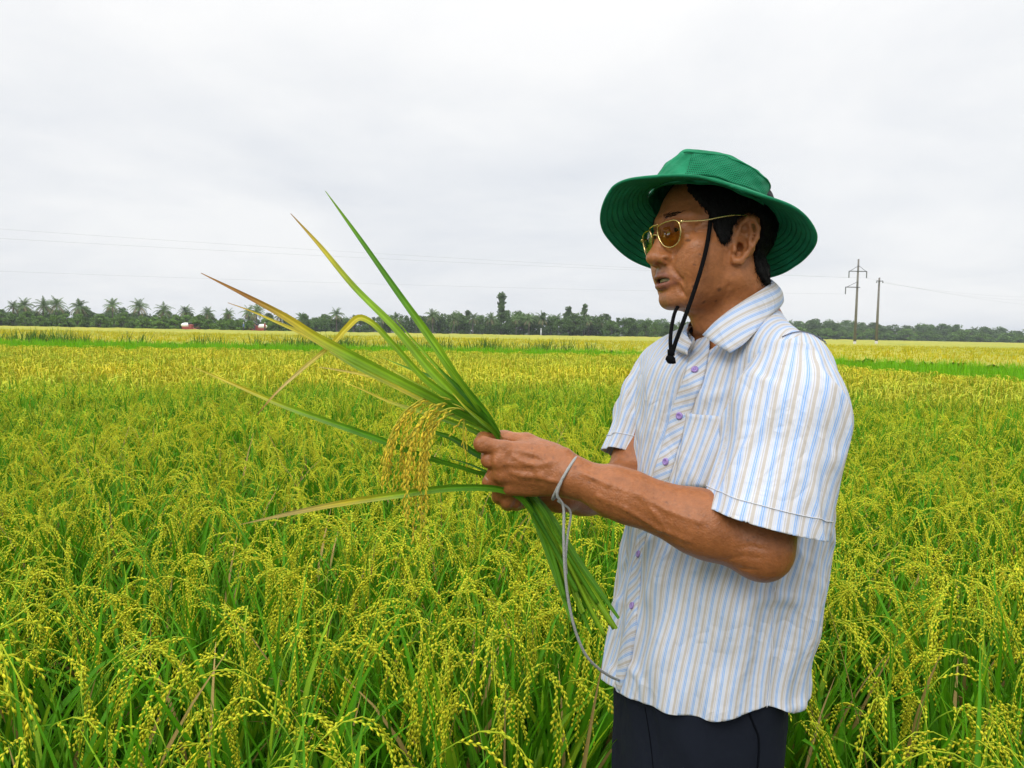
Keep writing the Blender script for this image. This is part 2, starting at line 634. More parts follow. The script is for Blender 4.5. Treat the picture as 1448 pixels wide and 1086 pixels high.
def blade(mb, pts, wid, cols, twist=0.0, fold=.25, face=None):
    """a leaf blade along pts, widths wid, colours cols; folded along the midrib"""
    pts = np.asarray(pts, float)
    m = len(pts)
    T = np.gradient(pts, axis=0)
    T /= np.linalg.norm(T, axis=1)[:, None] + 1e-12
    face = np.array([0, 0, 1.0]) if face is None else np.asarray(face, float)
    F = np.broadcast_to(face, (m, 3))
    S = np.cross(T, F)
    ln = np.linalg.norm(S, axis=1)[:, None]
    S = np.where(ln > .05, S / np.maximum(ln, 1e-6), np.array([1.0, 0, 0]))
    N = np.cross(S, T)
    tw = np.broadcast_to(np.asarray(twist, float), (m,))[:, None]
    S2 = S * np.cos(tw) + N * np.sin(tw)
    N2 = -S * np.sin(tw) + N * np.cos(tw)
    w = np.broadcast_to(np.asarray(wid, float), (m,))[:, None] / 2
    v = np.stack([pts - S2 * w, pts - N2 * w * fold, pts + S2 * w], 1).reshape(-1, 3)
    i = np.arange(m - 1)[:, None]
    Q = np.concatenate([np.stack([i * 3 + j, i * 3 + j + 1, (i + 1) * 3 + j + 1, (i + 1) * 3 + j], -1).reshape(-1, 4) for j in (0, 1)])
    c = np.asarray(cols, float)
    if c.ndim == 1: c = np.tile(c, (m, 1))
    c = np.repeat(c, 3, 0)
    c[1::3] *= 1.12
    mb.add(v, Q, None, c)


def wide_blade(mb, pts, wid, cols, twist, fold, face, r, na=9):
    """broad close-up blade: pale midrib, fine parallel veins, slightly wavy edge"""
    pts = np.asarray(pts, float); m = len(pts)
    T = np.gradient(pts, axis=0); T /= np.linalg.norm(T, axis=1)[:, None] + 1e-12
    S = np.cross(T, np.broadcast_to(face, (m, 3))); S /= np.linalg.norm(S, axis=1)[:, None] + 1e-9
    N = np.cross(S, T)
    tw = np.asarray(twist)[:, None]
    S2 = S * np.cos(tw) + N * np.sin(tw); N2 = -S * np.sin(tw) + N * np.cos(tw)
    u = np.linspace(-1, 1, na)
    w = np.asarray(wid)[:, None] / 2 * (1 + .05 * vnoise(np.arange(m)[:, None] * np.array([[.21, .1, 0]]), 1.0, int(r.integers(99)))[:, None])
    prof = -fold * (1 - np.abs(u) ** .8) + .10 * np.abs(u) ** 3
    V = pts[:, None] + S2[:, None] * (w * u)[..., None] + N2[:, None] * (w * prof)[..., None]
    i, j = np.meshgrid(np.arange(m - 1), np.arange(na - 1), indexing='ij')
    Q = np.stack([i * na + j, i * na + j + 1, (i + 1) * na + j + 1, (i + 1) * na + j], -1).reshape(-1, 4)
    vein = np.where(np.arange(na) % 2, 1.10, .86); vein[na // 2] = 1.45
    blot = 1 + .16 * vnoise(np.concatenate([pts * 60, ], 1), 1.0, int(r.integers(99)))[:, None]
    c = np.asarray(cols)[:, None, :] * (vein[None] * blot * r.uniform(.95, 1.05, (m, na)))[..., None]
    mb.add(V.reshape(-1, 3), Q, None, c.reshape(-1, 3))


m_blade = leafy('rice leaf', rough=.5, trans=.20, spec=.12)
m_grain = leafy('rice grain', rough=.6, trans=.14, spec=.12)
m_held = leafy('held rice leaf', rough=.36, trans=.30, spec=.30)
# ------------------------------------------------------------------ ground
m_gnd, nt, b = material('field mud')
tc = nt.nodes.new('ShaderNodeTexCoord')
n = nt.nodes.new('ShaderNodeTexNoise'); n.inputs['Scale'].default_value = 1.5; n.inputs['Detail'].default_value = 8
r = nt.nodes.new('ShaderNodeValToRGB')
r.color_ramp.elements[0].position, r.color_ramp.elements[0].color = .35, (.022, .030, .008, 1)
r.color_ramp.elements[1].position, r.color_ramp.elements[1].color = .7, (.050, .065, .014, 1)
nt.links.new(tc.outputs['Object'], n.inputs['Vector']); nt.links.new(n.outputs['Fac'], r.inputs['Fac']); nt.links.new(r.outputs['Color'], b.inputs['Base Color'])
b.inputs['Roughness'].default_value = .9
mb = MB()
rr = [0, 3, 8, 20, 60, 200, 700, 2500, 5000]
na = 48
VV = [[0, 0, 0]] + [[q * math.cos(2 * math.pi * k / na), q * math.sin(2 * math.pi * k / na), 0] for q in rr[1:] for k in range(na)]
QQ = [[1 + i * na + k, 1 + (i + 1) * na + k, 1 + (i + 1) * na + (k + 1) % na, 1 + i * na + (k + 1) % na] for i in range(len(rr) - 2) for k in range(na)]
TT = [[0, 1 + k, 1 + (k + 1) % na] for k in range(na)]
mb.add(VV, QQ, TT)
tag(mb.build('ground', m_gnd), kind='structure')

# ------------------------------------------------------------------ rice plants
LEAF_A, LEAF_B, LEAF_C = np.array([.020, .105, .003]), np.array([.085, .280, .006]), np.array([.26, .40, .012])  # LEAF_A: blade foot darkened, shade between clumps put into the colour


def arch(r, base, h, reach, az, n=22, lean=.12, bend0=.62):
    """stem that rises, leans out and arches over"""
    out = np.array([math.cos(az), math.sin(az), 0])
    s = np.linspace(0, 1, n)
    rise = np.clip(s / bend0, 0, 1)
    z = h * np.sin(np.minimum(rise, 1) * math.pi / 2 * .92) / math.sin(math.pi / 2 * .92)
    x = lean * rise ** 1.6
    t = np.clip((s - bend0) / (1 - bend0), 0, 1)
    x = x + reach * np.sin(t * math.pi * .62) * (1 if True else 0)
    z = z + h * .045 * np.sin(np.clip(t * 2.2, 0, 1) * math.pi) - reach * 1.05 * t ** 2.3
    side = np.array([-out[1], out[0], 0])
    return base + x[:, None] * out + z[:, None] * np.array([0, 0, 1.0]) + (.02 * np.sin(s * 3 + az))[:, None] * side


def leaf_path(r, base, L, az, n, up=.25, droop=1.0, kink=True):
    out = np.array([math.cos(az), math.sin(az), 0])
    p = base.copy(); pts = [p.copy()]
    a = up * r.uniform(.3, 1.1)
    da = droop * r.uniform(.15, 1.0) * 1.9 / n
    if kink and r.uniform() < .25: da *= 2.2
    for k in range(n - 1):
        s = k / (n - 1)
        d = out * math.sin(a) + np.array([0, 0, 1.0]) * math.cos(a)
        p = p + d * L / (n - 1)
        a += da * s * 1.6
        pts.append(p.copy())
    return np.array(pts)


def rice_leaves(r, nl, seg, hgt=.74, w=.0105, rad=.05, colshift=1.0):
    mb = MB()
    for k in range(nl):
        az = r.uniform(0, 2 * math.pi)
        b0 = np.array([r.normal() * rad, r.normal() * rad, r.uniform(0, .08)])
        L = hgt * r.uniform(.72, 1.12)
        p = leaf_path(r, b0, L, az, seg, up=.30, droop=.9)
        s = np.linspace(0, 1, seg)
        wd = np.interp(s, [0, .25, .6, 1], [.45, 1, .9, .06]) * w * r.uniform(.75, 1.25)
        t = r.uniform()
        tip = LEAF_C if r.uniform() < .25 else LEAF_B
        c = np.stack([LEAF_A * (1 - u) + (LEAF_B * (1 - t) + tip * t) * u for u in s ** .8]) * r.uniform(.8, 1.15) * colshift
        if r.uniform() < .05: c = np.stack([np.array([.20, .17, .03]) * (1 - u) + np.array([.42, .29, .10]) * u for u in s]) * r.uniform(.7, 1.1)
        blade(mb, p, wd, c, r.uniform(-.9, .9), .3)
    return mb


def hi_plant(seed):
    r = np.random.default_rng(seed)
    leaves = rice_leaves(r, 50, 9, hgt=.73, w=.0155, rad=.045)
    pans = []
    a0 = r.uniform(0, 6.28)
    for k in range(int(r.integers(6, 9))):
        mb = MB()
        az = a0 + k * 2.4 + r.uniform(-.5, .5)
        b0 = np.array([r.normal() * .035, r.normal() * .035, .04])
        h = r.uniform(.62, .73)
        p = arch(r, b0, h, r.uniform(.12, .20), az, 30, lean=r.uniform(.04, .16), bend0=.68)
        panicle(mb, r, p, nbr=int(r.integers(8, 11)), blen=.085, droop=.10, step=.0064, spread=.24, gl=.0105, gw=.0044, grain=(.63, .61, .028), stem=(.44, .52, .024), start=.70, rs=.0012, base=(.085, .22, .010))
        pans.append(mb)
    return leaves, pans


def mid_plant(seed):
    r = np.random.default_rng(seed)
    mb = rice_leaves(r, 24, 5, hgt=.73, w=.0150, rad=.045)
    a0 = r.uniform(0, 6.28)
    for k in range(9):
        az = a0 + k * 2.4 + r.uniform(-.5, .5)
        b0 = np.array([r.normal() * .04, r.normal() * .045, .3])
        p = arch(r, b0 * [1, 1, 0], r.uniform(.61, .73), r.uniform(.10, .17), az, 14, lean=r.uniform(.05, .2), bend0=.70)[5:]
        panicle(mb, r, p, nbr=7, blen=.10, droop=.24, step=.0125, spread=.32, gl=.0175, gw=.0060, grain=(.60, .59, .028), stem=(.42, .52, .022), start=.52, rs=.0016, base=(.10, .24, .010))
    return mb


def low_plant(seed):
    r = np.random.default_rng(seed)
    mb = rice_leaves(r, 10, 3, hgt=.73, w=.018)
    # strands as slim bent ribbons
    for k in range(30):
        az = r.uniform(0, 6.28)
        b0 = np.array([r.normal() * .055, r.normal() * .055, 0])
        p = arch(r, b0, r.uniform(.60, .73), r.uniform(.08, .16), az, 9, lean=r.uniform(.0, .13), bend0=.6)[4:]
        c = np.array([.50, .485, .032]) * r.uniform(.8, 1.15)
        blade(mb, p, np.array([.006, .010, .011, .009, .004]), c, r.uniform(-.6, .6), .5)
    return mb


def young_plant(seed):
    r = np.random.default_rng(seed)
    mb = MB()
    for k in range(12):
        az = r.uniform(0, 6.28)
        b0 = np.array([r.normal() * .08, r.normal() * .08, 0])
        p = leaf_path(r, b0, r.uniform(.58, .80), az, 4, up=.28, droop=.6)
        c = np.stack([np.array([.06, .22, .003]) * (1 - u) + np.array([.16, .40, .005]) * u for u in np.linspace(0, 1, 4)]) * r.uniform(.85, 1.15)
        blade(mb, p, np.array([.016, .024, .020, .004]), c, r.uniform(-.9, .9), .3)
    return mb


def yellow_plant(seed):
    r = np.random.default_rng(seed)
    mb = MB()
    for k in range(14):
        az = r.uniform(0, 6.28)
        b0 = np.array([r.normal() * .13, r.normal() * .13, 0])
        p = leaf_path(r, b0, r.uniform(.55, .80), az, 4, up=.35, droop=1.2)
        c = np.array([.42, .37, .008]) * r.uniform(.8, 1.15) if r.uniform() < .85 else np.array([.30, .34, .008])
        blade(mb, p, np.array([.02, .035, .035, .01]), c, r.uniform(-.9, .9), .3)
    return mb


def scatter(name, variants, pts, seed, smin_=.85, smax=1.12, tint=None, mat=None, lean=0.0):
    """copies of the variants at pts gathered in ONE mesh"""
    r = np.random.default_rng(seed)
    arrs = [m.arrays() for m in variants]
    which = r.integers(0, len(variants), len(pts))
    Vs, Qs, Ts, Cs, off = [], [], [], [], 0
    for k, (V, Q, T, C) in enumerate(arrs):
        sel = pts[which == k]
        n = len(sel)
        if n == 0: continue
        a = r.uniform(0, 6.28, n); s = r.uniform(smin_, smax, n)
        ca, sa = np.cos(a) * s, np.sin(a) * s
        X = V[None, :, 0] * ca[:, None] - V[None, :, 1] * sa[:, None] + sel[:, 0:1]
        Y = V[None, :, 0] * sa[:, None] + V[None, :, 1] * ca[:, None] + sel[:, 1:2]
        Z = V[None, :, 2] * s[:, None] + sel[:, 2:3]
        Vs.append(np.stack([X, Y, Z], -1).reshape(-1, 3).astype(np.float32))
        o = off + len(V) * np.arange(n)[:, None, None]
        if Q is not None: Qs.append((Q[None] + o).reshape(-1, 4))
        if T is not None: Ts.append((T[None] + o).reshape(-1, 3))
        j = r.uniform(.86, 1.14, (n, 1, 1)) * np.ones((1, 1, 3))
        j[:, :, 0] *= r.uniform(.9, 1.12, (n, 1))
        if tint is not None: j = j * tint(sel)[:, None, :]
        Cs.append((C[None] * j).reshape(-1, 3).astype(np.float32))
        off += len(V) * n
    me = mesh_np(name, np.concatenate(Vs), np.concatenate(Qs) if Qs else None, np.concatenate(Ts) if Ts else None, True, {'col': np.concatenate(Cs)})
    return link(name, me, mat or m_grain)


def hills(x0, x1, y0, y1, sp, seed, jit=.35):
    r = np.random.default_rng(seed)
    X, Y = np.meshgrid(np.arange(x0, x1, sp), np.arange(y0, y1, sp))
    p = np.stack([X.ravel(), Y.ravel()], 1) + r.normal(size=(X.size, 2)) * sp * jit
    return np.concatenate([p, np.zeros((len(p), 1))], 1)


def in_near(p): return (p[:, 1] < 23.2 + .2 * p[:, 0]) & (p[:, 0] < 10.76 - .2 * p[:, 1])


def in_strip(p): return (p[:, 1] < 32 + .03 * p[:, 0]) & (p[:, 1] + .8 * p[:, 0] < 34.6)


MANP = np.array([.29, 1.235])


def free_of_man(p):
    d = (p[:, :2] - MANP) / np.array([.34, .30])
    return (np.linalg.norm(d, axis=1) > 1) & ~((p[:, 1] < 1.25) & (np.abs(p[:, 0] - .29) < .30))


pts = hills(-26, 11.5, 1.02, 24.5, .232, 5)
pts = pts[in_near(pts) & free_of_man(pts)]
half = .95 * pts[:, 1] + 2.2
pts = pts[np.abs(pts[:, 0]) < half]
scr = np.abs(pts[:, 0]) < .66 * pts[:, 1] + .12
dist = np.hypot(pts[:, 0], pts[:, 1]) + np.where(scr, 0, 50)
order = np.argsort(dist)
N_IND = 300
ind, rest = pts[order[:N_IND]], pts[order[N_IND:]]
protos = []
for k in range(8):
    lv, pn = hi_plant(700 + k)
    root = empty('rice_plant', (0, 0, 0))
    tag(root, 'rice plant with green blades and arching yellow green panicles in the near field', 'rice plant', 'rice plants of the near field')
    parts = [lv.build('leaves', m_blade, root, color=True)] + [m.build('panicle', m_grain, root, color=True) for m in pn]
    protos.append((root, parts))
rp = np.random.default_rng(9)
for i, q in enumerate(ind):
    k = i % len(protos) if i < len(protos) else int(rp.integers(0, len(protos)))
    root, parts = protos[k]
    if i >= len(protos):
        nr = root.copy(); COL.objects.link(nr)
        for c in parts:
            d = c.copy(); COL.objects.link(d); d.parent = nr
        root = nr
    root.location = q
    s = rp.uniform(.88, 1.06)
    root.scale = (s, s, s)
    root.rotation_euler = (rp.normal() * .05, rp.normal() * .05, rp.uniform(0, 6.28))
dr = np.hypot(rest[:, 0], rest[:, 1])


def patch(p):
    """slow change of ripeness over the field"""
    v = vnoise(np.concatenate([p[:, :2], np.zeros((len(p), 1))], 1), .35, 21)
    return np.stack([1 + .14 * v, 1 + .05 * v, 1 - .1 * v], 1)


tag(scatter('rice_crop', [mid_plant(800 + k) for k in range(6)], rest[dr < 9.5], 1, tint=patch), kind='stuff', label='ripening yellow green rice crop around the foreground plants', cat='rice crop')
tag(scatter('rice_crop', [low_plant(820 + k) for k in range(6)], rest[dr >= 9.5], 2, tint=patch), kind='stuff', label='ripening rice crop in the farther part of the near field', cat='rice crop')
yp = hills(-36, 40, 11.5, 34.5, .27, 6)
yp = yp[~in_near(yp - [0, .55, 0]) & ~in_near(yp - [.35, 0, 0]) & in_strip(yp) & (np.abs(yp[:, 0]) < .95 * yp[:, 1] + 3)]
tag(scatter('young_rice', [young_plant(840 + k) for k in range(5)], yp, 3, mat=m_blade), kind='stuff', label='strip of bright green young rice beyond the near field', cat='young rice')
# far ripe field: uneven canopy sheet and tufts in its front part
m_far, nt, b = material('ripe canopy')
tc = nt.nodes.new('ShaderNodeTexCoord')
n = nt.nodes.new('ShaderNodeTexNoise'); n.inputs['Scale'].default_value = .08; n.inputs['Detail'].default_value = 9; n.inputs['Roughness'].default_value = .65
r = nt.nodes.new('ShaderNodeValToRGB')
r.color_ramp.elements[0].position, r.color_ramp.elements[0].color = .32, (.22, .26, .006, 1)
r.color_ramp.elements[1].position, r.color_ramp.elements[1].color = .62, (.37, .34, .008, 1)
nt.links.new(tc.outputs['Object'], n.inputs['Vector']); nt.links.new(n.outputs['Fac'], r.inputs['Fac']); nt.links.new(r.outputs['Color'], b.inputs['Base Color'])
b.inputs['Roughness'].default_value = .9
na, nr = 600, 150
an = np.radians(np.linspace(-72, 72, na)); rr = np.geomspace(24, 420, nr)
A, R_ = np.meshgrid(an, rr)
fx, fy = R_ * np.sin(A), R_ * np.cos(A)
fz = .60 + np.random.default_rng(3).normal(size=fx.shape) * .05
i, j = np.meshgrid(np.arange(nr - 1), np.arange(na - 1), indexing='ij')
q = np.stack([i * na + j, i * na + j + 1, (i + 1) * na + j + 1, (i + 1) * na + j], -1).reshape(-1, 4)
fv = np.stack([fx, fy, fz], -1).reshape(-1, 3)
ok = ~in_strip(fv - [0, .8, 0])
# the far edge of the field follows the tree belt
far_edge = np.interp(fv[:, 0] / fv[:, 1], [-.8, -.2, .12, .25, .8], [150, 160, 186, 300, 310])
ok &= fv[:, 1] < far_edge
fv, q, _ = keep_verts(fv, q, ok)
fo = tag(link('ripe_rice', mesh_np('ripe_rice', fv, q), m_far), kind='stuff', label='golden yellow ripe rice field running back to the trees', cat='ripe rice')
tp = hills(-60, 62, 20, 75, .55, 8)
tp = tp[~in_strip(tp - [0, .3, 0]) & (np.abs(tp[:, 0]) < .70 * tp[:, 1] + 3)]
tag(scatter('ripe_rice_tufts', [yellow_plant(860 + k) for k in range(5)], tp, 4), kind='stuff', label='golden rice tops at the front of the yellow field', cat='ripe rice')
# taller weeds along the edge of the yellow field


def weed(seed):
    r = np.random.default_rng(seed)
    mb = MB()
    for k in range(16):
        p = leaf_path(r, np.array([r.normal() * .16, r.normal() * .16, 0]), r.uniform(.75, 1.15), r.uniform(0, 6.28), 4, up=.4, droop=.9)
        blade(mb, p, np.array([.02, .03, .025, .006]), np.array([.07, .15, .02]) * r.uniform(.8, 1.2), r.uniform(-.9, .9), .3)
    return mb


wr = np.random.default_rng(12)
wp = []
for cx in np.arange(-26, 5, 3.1):
    c = np.array([cx + wr.normal() * 1.2, 32.8 + .03 * cx + wr.uniform(-.3, 1.2)])
    for k in range(int(wr.integers(8, 40))):
        wp.append([c[0] + wr.normal() * 1.1, c[1] + wr.normal() * .35, 0])
tag(scatter('weeds', [weed(880 + k) for k in range(4)], np.array(wp), 5, mat=m_blade), kind='stuff', label='taller dark green weeds where the young rice meets the yellow field', cat='weeds')
# ------------------------------------------------------------------ far trees
m_tree = leafy('tree leaves', rough=.55, trans=.2, vary=.22)
m_bark = simple('bark', (.11, .095, .075), .9, var=.3, vscale=3)


def palm(seed):
    r = np.random.default_rng(seed)
    h = r.uniform(4.6, 6.2)
    tr = MB()
    bx, by = r.normal() * .35, r.normal() * .35
    s = np.linspace(0, 1, 10)
    path = np.stack([bx * s ** 1.6, by * s ** 1.6, h * s], 1)
    tr.tube(path, np.interp(s, [0, .08, 1], [.26, .17, .12]), 8, (1, 1, 1))
    cr = MB()
    top = path[-1]
    nf = 24
    for k in range(nf):
        az = k * 2.399 + r.uniform(-.2, .2)
        el = math.radians(np.interp(k, [0, nf - 1], [78, -28]) + r.normal() * 6)
        L = r.uniform(2.3, 3.0) * np.interp(k, [0, 6, nf - 1], [.8, 1, .85])
        d = np.array([math.cos(az) * math.cos(el), math.sin(az) * math.cos(el), math.sin(el)])
        p = top.copy(); pts = [p.copy()]
        n = 9
        for q in range(n - 1):
            d = d + np.array([0, 0, -1]) * .13 * (1 + q * .15)
            d /= np.linalg.norm(d)
            p = p + d * L / (n - 1); pts.append(p.copy())
        pts = np.array(pts)
        g = np.array([.115, .185, .055]) if k < nf * .75 else np.array([.21, .19, .085])
        g = g * r.uniform(.8, 1.25)
        cr.tube(pts, np.linspace(.035, .012, n), 3, g * 1.3, cap=False)
        T = np.gradient(pts, axis=0); T /= np.linalg.norm(T, axis=1)[:, None]
        m = 22
        ss = np.linspace(.12, .99, m)
        for sg in (-1, 1):
            for u in ss:
                c = np.array([np.interp(u, np.linspace(0, 1, n), pts[:, a]) for a in range(3)])
                t = np.array([np.interp(u, np.linspace(0, 1, n), T[:, a]) for a in range(3)])
                sd = np.cross(t, [0, 0, 1.0]); sd /= np.linalg.norm(sd) + 1e-6
                ll = .62 * math.sin(math.pi * min(.95, .18 + u * .78)) * r.uniform(.8, 1.1)
                dv = sd * sg * .8 + t * .55 + np.array([0, 0, -.45 * r.uniform(.5, 1.5)])
                dv /= np.linalg.norm(dv)
                w = t * .045
                e = c + dv * ll
                cr.add([c - w, c + w, e + w * .3, e - w * .3], [[0, 1, 2, 3]], None, g * r.uniform(.8, 1.2))
    return tr, cr


def broad(seed, h=6.0, wide=1.0, col=(.055, .105, .028), slim=False, leaf=.30):
    r = np.random.default_rng(seed)
    tr, cr = MB(), MB()
    th = h * (.30 if not slim else .35)
    path = np.array([[0, 0, 0], [r.normal() * .1, r.normal() * .1, th * .5], [r.normal() * .2, r.normal() * .2, th], [r.normal() * .25, r.normal() * .25, h * .72]])
    tr.tube(spline(path, 10), np.linspace(.17, .05, 10), 7, (1, 1, 1))
    nc = 44 if not slim else 46
    for k in range(nc):
        u = r.uniform()
        z = h * (.10 + .86 * u) if not slim else h * (.22 + .76 * u)
        prof = math.sin(math.pi * (.20 + .74 * u)) if not slim else (1 - u * .62) * r.uniform(.15, .62)
        rad = h * .34 * wide * prof * math.sqrt(r.uniform(.1, 1))
        az = r.uniform(0, 6.28)
        c = np.array([math.cos(az) * rad, math.sin(az) * rad, z])
        base = spline(path, 10)[min(9, int(3 + 6 * u))]
        tr.tube([base, (base + c) / 2 + [0, 0, -.05], c], [.05, .035, .012], 4, (1, 1, 1), cap=False)
        cs = h * r.uniform(.075, .15) * (1 if not slim else .48)
        m = 70 if not slim else 42
        q = r.normal(size=(m, 3)); q /= np.linalg.norm(q, axis=1)[:, None]
        q = c + q * cs * (r.uniform(.25, 1, (m, 1)) ** .5) * np.array([1.15, 1.15, .8])
        g = np.array(col) * r.uniform(.7, 1.4)
        a = r.normal(size=(m, 3)); a /= np.linalg.norm(a, axis=1)[:, None]
        b_ = np.cross(a, r.normal(size=(m, 3))); b_ /= np.linalg.norm(b_, axis=1)[:, None]
        L = leaf * 1.3 * r.uniform(.6, 1.25, (m, 1))
        V = np.stack([q - a * L / 2, q + b_ * L * .28, q + a * L / 2, q - b_ * L * .28], 1).reshape(-1, 3)
        Q = np.arange(m * 4).reshape(-1, 4)
        cr.add(V, Q, None, np.repeat(g * r.uniform(.75, 1.3, (m, 1)), 4, 0))
    return tr, cr


def tree_proto(kind, maker, name):
    tr, cr = maker
    return (tr.mesh('trunk', color=False), cr.mesh('crown', smooth=False, color=True), name)


def place_tree(pr, px, d, s, label, cat, group, rz, sx=1.0, z=0.0):
    g = P(px, 470, d)
    root = empty(pr[2], (g[0], g[1], z), rz)
    root.scale = (s * sx, s * sx, s)
    tag(root, label, cat, group)
    link('trunk', pr[0], m_bark, root)
    link('crown', pr[1], m_tree, root)
    return root


palms = [tree_proto('palm', palm(900 + k), 'palm_tree') for k in range(5)]
shrubs = [tree_proto('b', broad(920 + k, 3.6, 1.35, (.120, .215, .035), leaf=.26), 'shrub') for k in range(4)]
leafyt = [tree_proto('b', broad(940 + k, 6.0, 1.15, (.085, .150, .036)), 'leafy_tree') for k in range(5)]
slims = [tree_proto('b', broad(960 + k, 7.0, .8, (.085, .140, .045), slim=True), 'slim_tree') for k in range(3)]
fr = np.random.default_rng(77)
ordn = ['']*0 + ['first', 'second', 'third', 'fourth', 'fifth', 'sixth', 'seventh', 'eighth', 'ninth', 'tenth', 'eleventh', 'twelfth', 'thirteenth', 'fourteenth', 'fifteenth', 'sixteenth', 'seventeenth',
        'eighteenth', 'nineteenth', 'twentieth', 'twenty first', 'twenty second', 'twenty third', 'twenty fourth', 'twenty fifth', 'twenty sixth', 'twenty seventh', 'twenty eighth', 'twenty ninth', 'thirtieth', 'thirty first', 'thirty second', 'thirty third', 'thirty fourth', 'thirty fifth', 'thirty sixth']
# palms one can tell apart: (column, row of the crown top, depth)
PALMS = [(-8, 432, 165), (18, 424, 166), (36, 420, 165), (60, 418, 163), (79, 418, 160), (113, 422, 161), (160, 421, 163), (197, 421, 163), (230, 426, 164), (264, 430, 165), (292, 433, 168), (322, 435, 164),
         (352, 431, 166), (362, 426, 162), (397, 438, 170), (427, 441, 178), (476, 434, 178), (540, 442, 190), (612, 436, 190), (640, 441, 192), (668, 440, 194), (455, 446, 185), (500, 445, 188), (560, 441, 191), (588, 444, 192), (693, 441, 195), (730, 444, 197), (748, 443, 196), (765, 438, 196), (788, 442, 198), (815, 441, 198), (832, 446, 200), (846, 444, 205), (860, 449, 208), (872, 452, 215)]
for k, (px, top, d) in enumerate(sorted(PALMS)):
    hgt = P(px, top, d)[2]
    pr = palms[k % 5]
    zmax = max(v.co.z for v in pr[1].vertices)
    place_tree(pr, px, d, hgt / zmax, 'coconut palm, %s palm from the left in the far tree line' % ordn[k], 'palm tree', 'coconut palms of the far tree line', fr.uniform(0, 6.28))
o = place_tree(slims[0], 709, 200, P(709, 415, 200)[2] / 7.0, 'tall slim airy tree standing above the rest of the tree line', 'tree', None, 1.0)
o = place_tree(slims[1], 803, 203, P(803, 434, 203)[2] / 7.0, 'narrow tree between palms, left of the second tallest slim tree', 'tree', None, 2.0)
o = place_tree(slims[2], 826, 201, P(826, 431, 201)[2] / 7.0, 'second tallest slim tree of the tree line, left of the green hat', 'tree', None, 3.0)
for k in range(52):      # leafy trees behind and between the palms, left part
    px = -60 + 560 * (k + fr.uniform()) / 52
    d = fr.uniform(168, 182)
    top = np.interp(px, [-60, 250, 500], [430, 440, 450]) + fr.uniform(-3, 9)
    place_tree(leafyt[k % 5], px, d, P(px, top, d)[2] / 6.0, 'leafy dark green tree between the palms on the left', 'tree', 'leafy trees behind the left palms', fr.uniform(0, 6.28), fr.uniform(.9, 1.25))
for k in range(44):      # bright shrubs in front, left part
    px = -50 + 470 * (k + fr.uniform()) / 44
    d = fr.uniform(152, 158)
    top = np.interp(px, [-50, 250, 420], [443, 447, 456]) + fr.uniform(-3, 5)
    place_tree(shrubs[k % 4], px, d, P(px, top, d)[2] / 3.5, 'round bright green shrub in front of the palms on the left', 'shrub', 'shrubs in front of the left palms', fr.uniform(0, 6.28), fr.uniform(.9, 1.3))
for k in range(84):      # middle part
    px = 420 + 560 * (k + fr.uniform()) / 84
    d = fr.uniform(192, 215)
    top = np.interp(px, [420, 600, 720, 850, 960], [450, 446, 444, 446, 460]) + fr.uniform(-6, 9)
    pr = leafyt[k % 5] if k % 4 else slims[k % 3]
    place_tree(pr, px, d, P(px, top, d)[2] / (6.0 if k % 4 else 7.0), 'dark green tree in the middle stretch of the tree line', 'tree', 'trees of the middle tree line', fr.uniform(0, 6.28), fr.uniform(.9, 1.3))
for k in range(84):      # right part, much farther
    px = 900 + 620 * (k + fr.uniform()) / 84
    d = fr.uniform(312, 345)
    top = np.interp(px, [900, 1160, 1300, 1500], [452, 453, 458, 463]) + fr.uniform(-3, 8)
    pr = [leafyt[k % 5], leafyt[(k + 2) % 5], palms[k % 5]][k % 3]
    zz = 6.0 if k % 3 < 2 else 7.0
    place_tree(pr, px, d, P(px, top, d)[2] / zz, ('far blue green palm' if k % 3 == 2 else 'far blue green tree') + ' in the distant belt right of the man',
               'palm tree' if k % 3 == 2 else 'tree', 'palms of the distant belt' if k % 3 == 2 else 'trees of the distant belt', fr.uniform(0, 6.28), 1.15 if k % 3 == 2 else fr.uniform(1.2, 1.8))
for k in range(44):
    px = 900 + 620 * (k + fr.uniform()) / 44
    d = fr.uniform(303, 311)
    place_tree(shrubs[k % 4], px, d, fr.uniform(1.0, 1.45), 'low far shrub at the foot of the distant belt of trees', 'shrub', 'shrubs of the distant belt', fr.uniform(0, 6.28), 1.6)

for k in range(56):      # the belt goes on past both edges of the view
    left = k < 30
    px = fr.uniform(-620, -60) if left else fr.uniform(1520, 2000)
    d = fr.uniform(165, 185) if left else fr.uniform(312, 345)
    pr = palms[k % 5] if k % 3 == 0 else leafyt[k % 5]
    place_tree(pr, px, d, fr.uniform(.9, 1.2) if left else fr.uniform(1.2, 1.5), 'tree of the far belt beyond the ' + ('left' if left else 'right') + ' edge of the view', 'palm tree' if k % 3 == 0 else 'tree',
               'trees of the belt past the ' + ('left' if left else 'right') + ' edge', fr.uniform(0, 6.28), 1.2)

# ------------------------------------------------------------------ poles and wires
m_conc = simple('weathered concrete', (.16, .15, .135), .9, var=.25, vscale=4)
m_pale = simple('whitewashed pole foot', (.50, .47, .42), .9, var=.2, vscale=6)
m_steel = simple('dark steel', (.055, .06, .065), .6)
m_wire = simple('wire', (.36, .37, .39), .6)
m_ins = simple('insulator', (.10, .11, .12), .3)


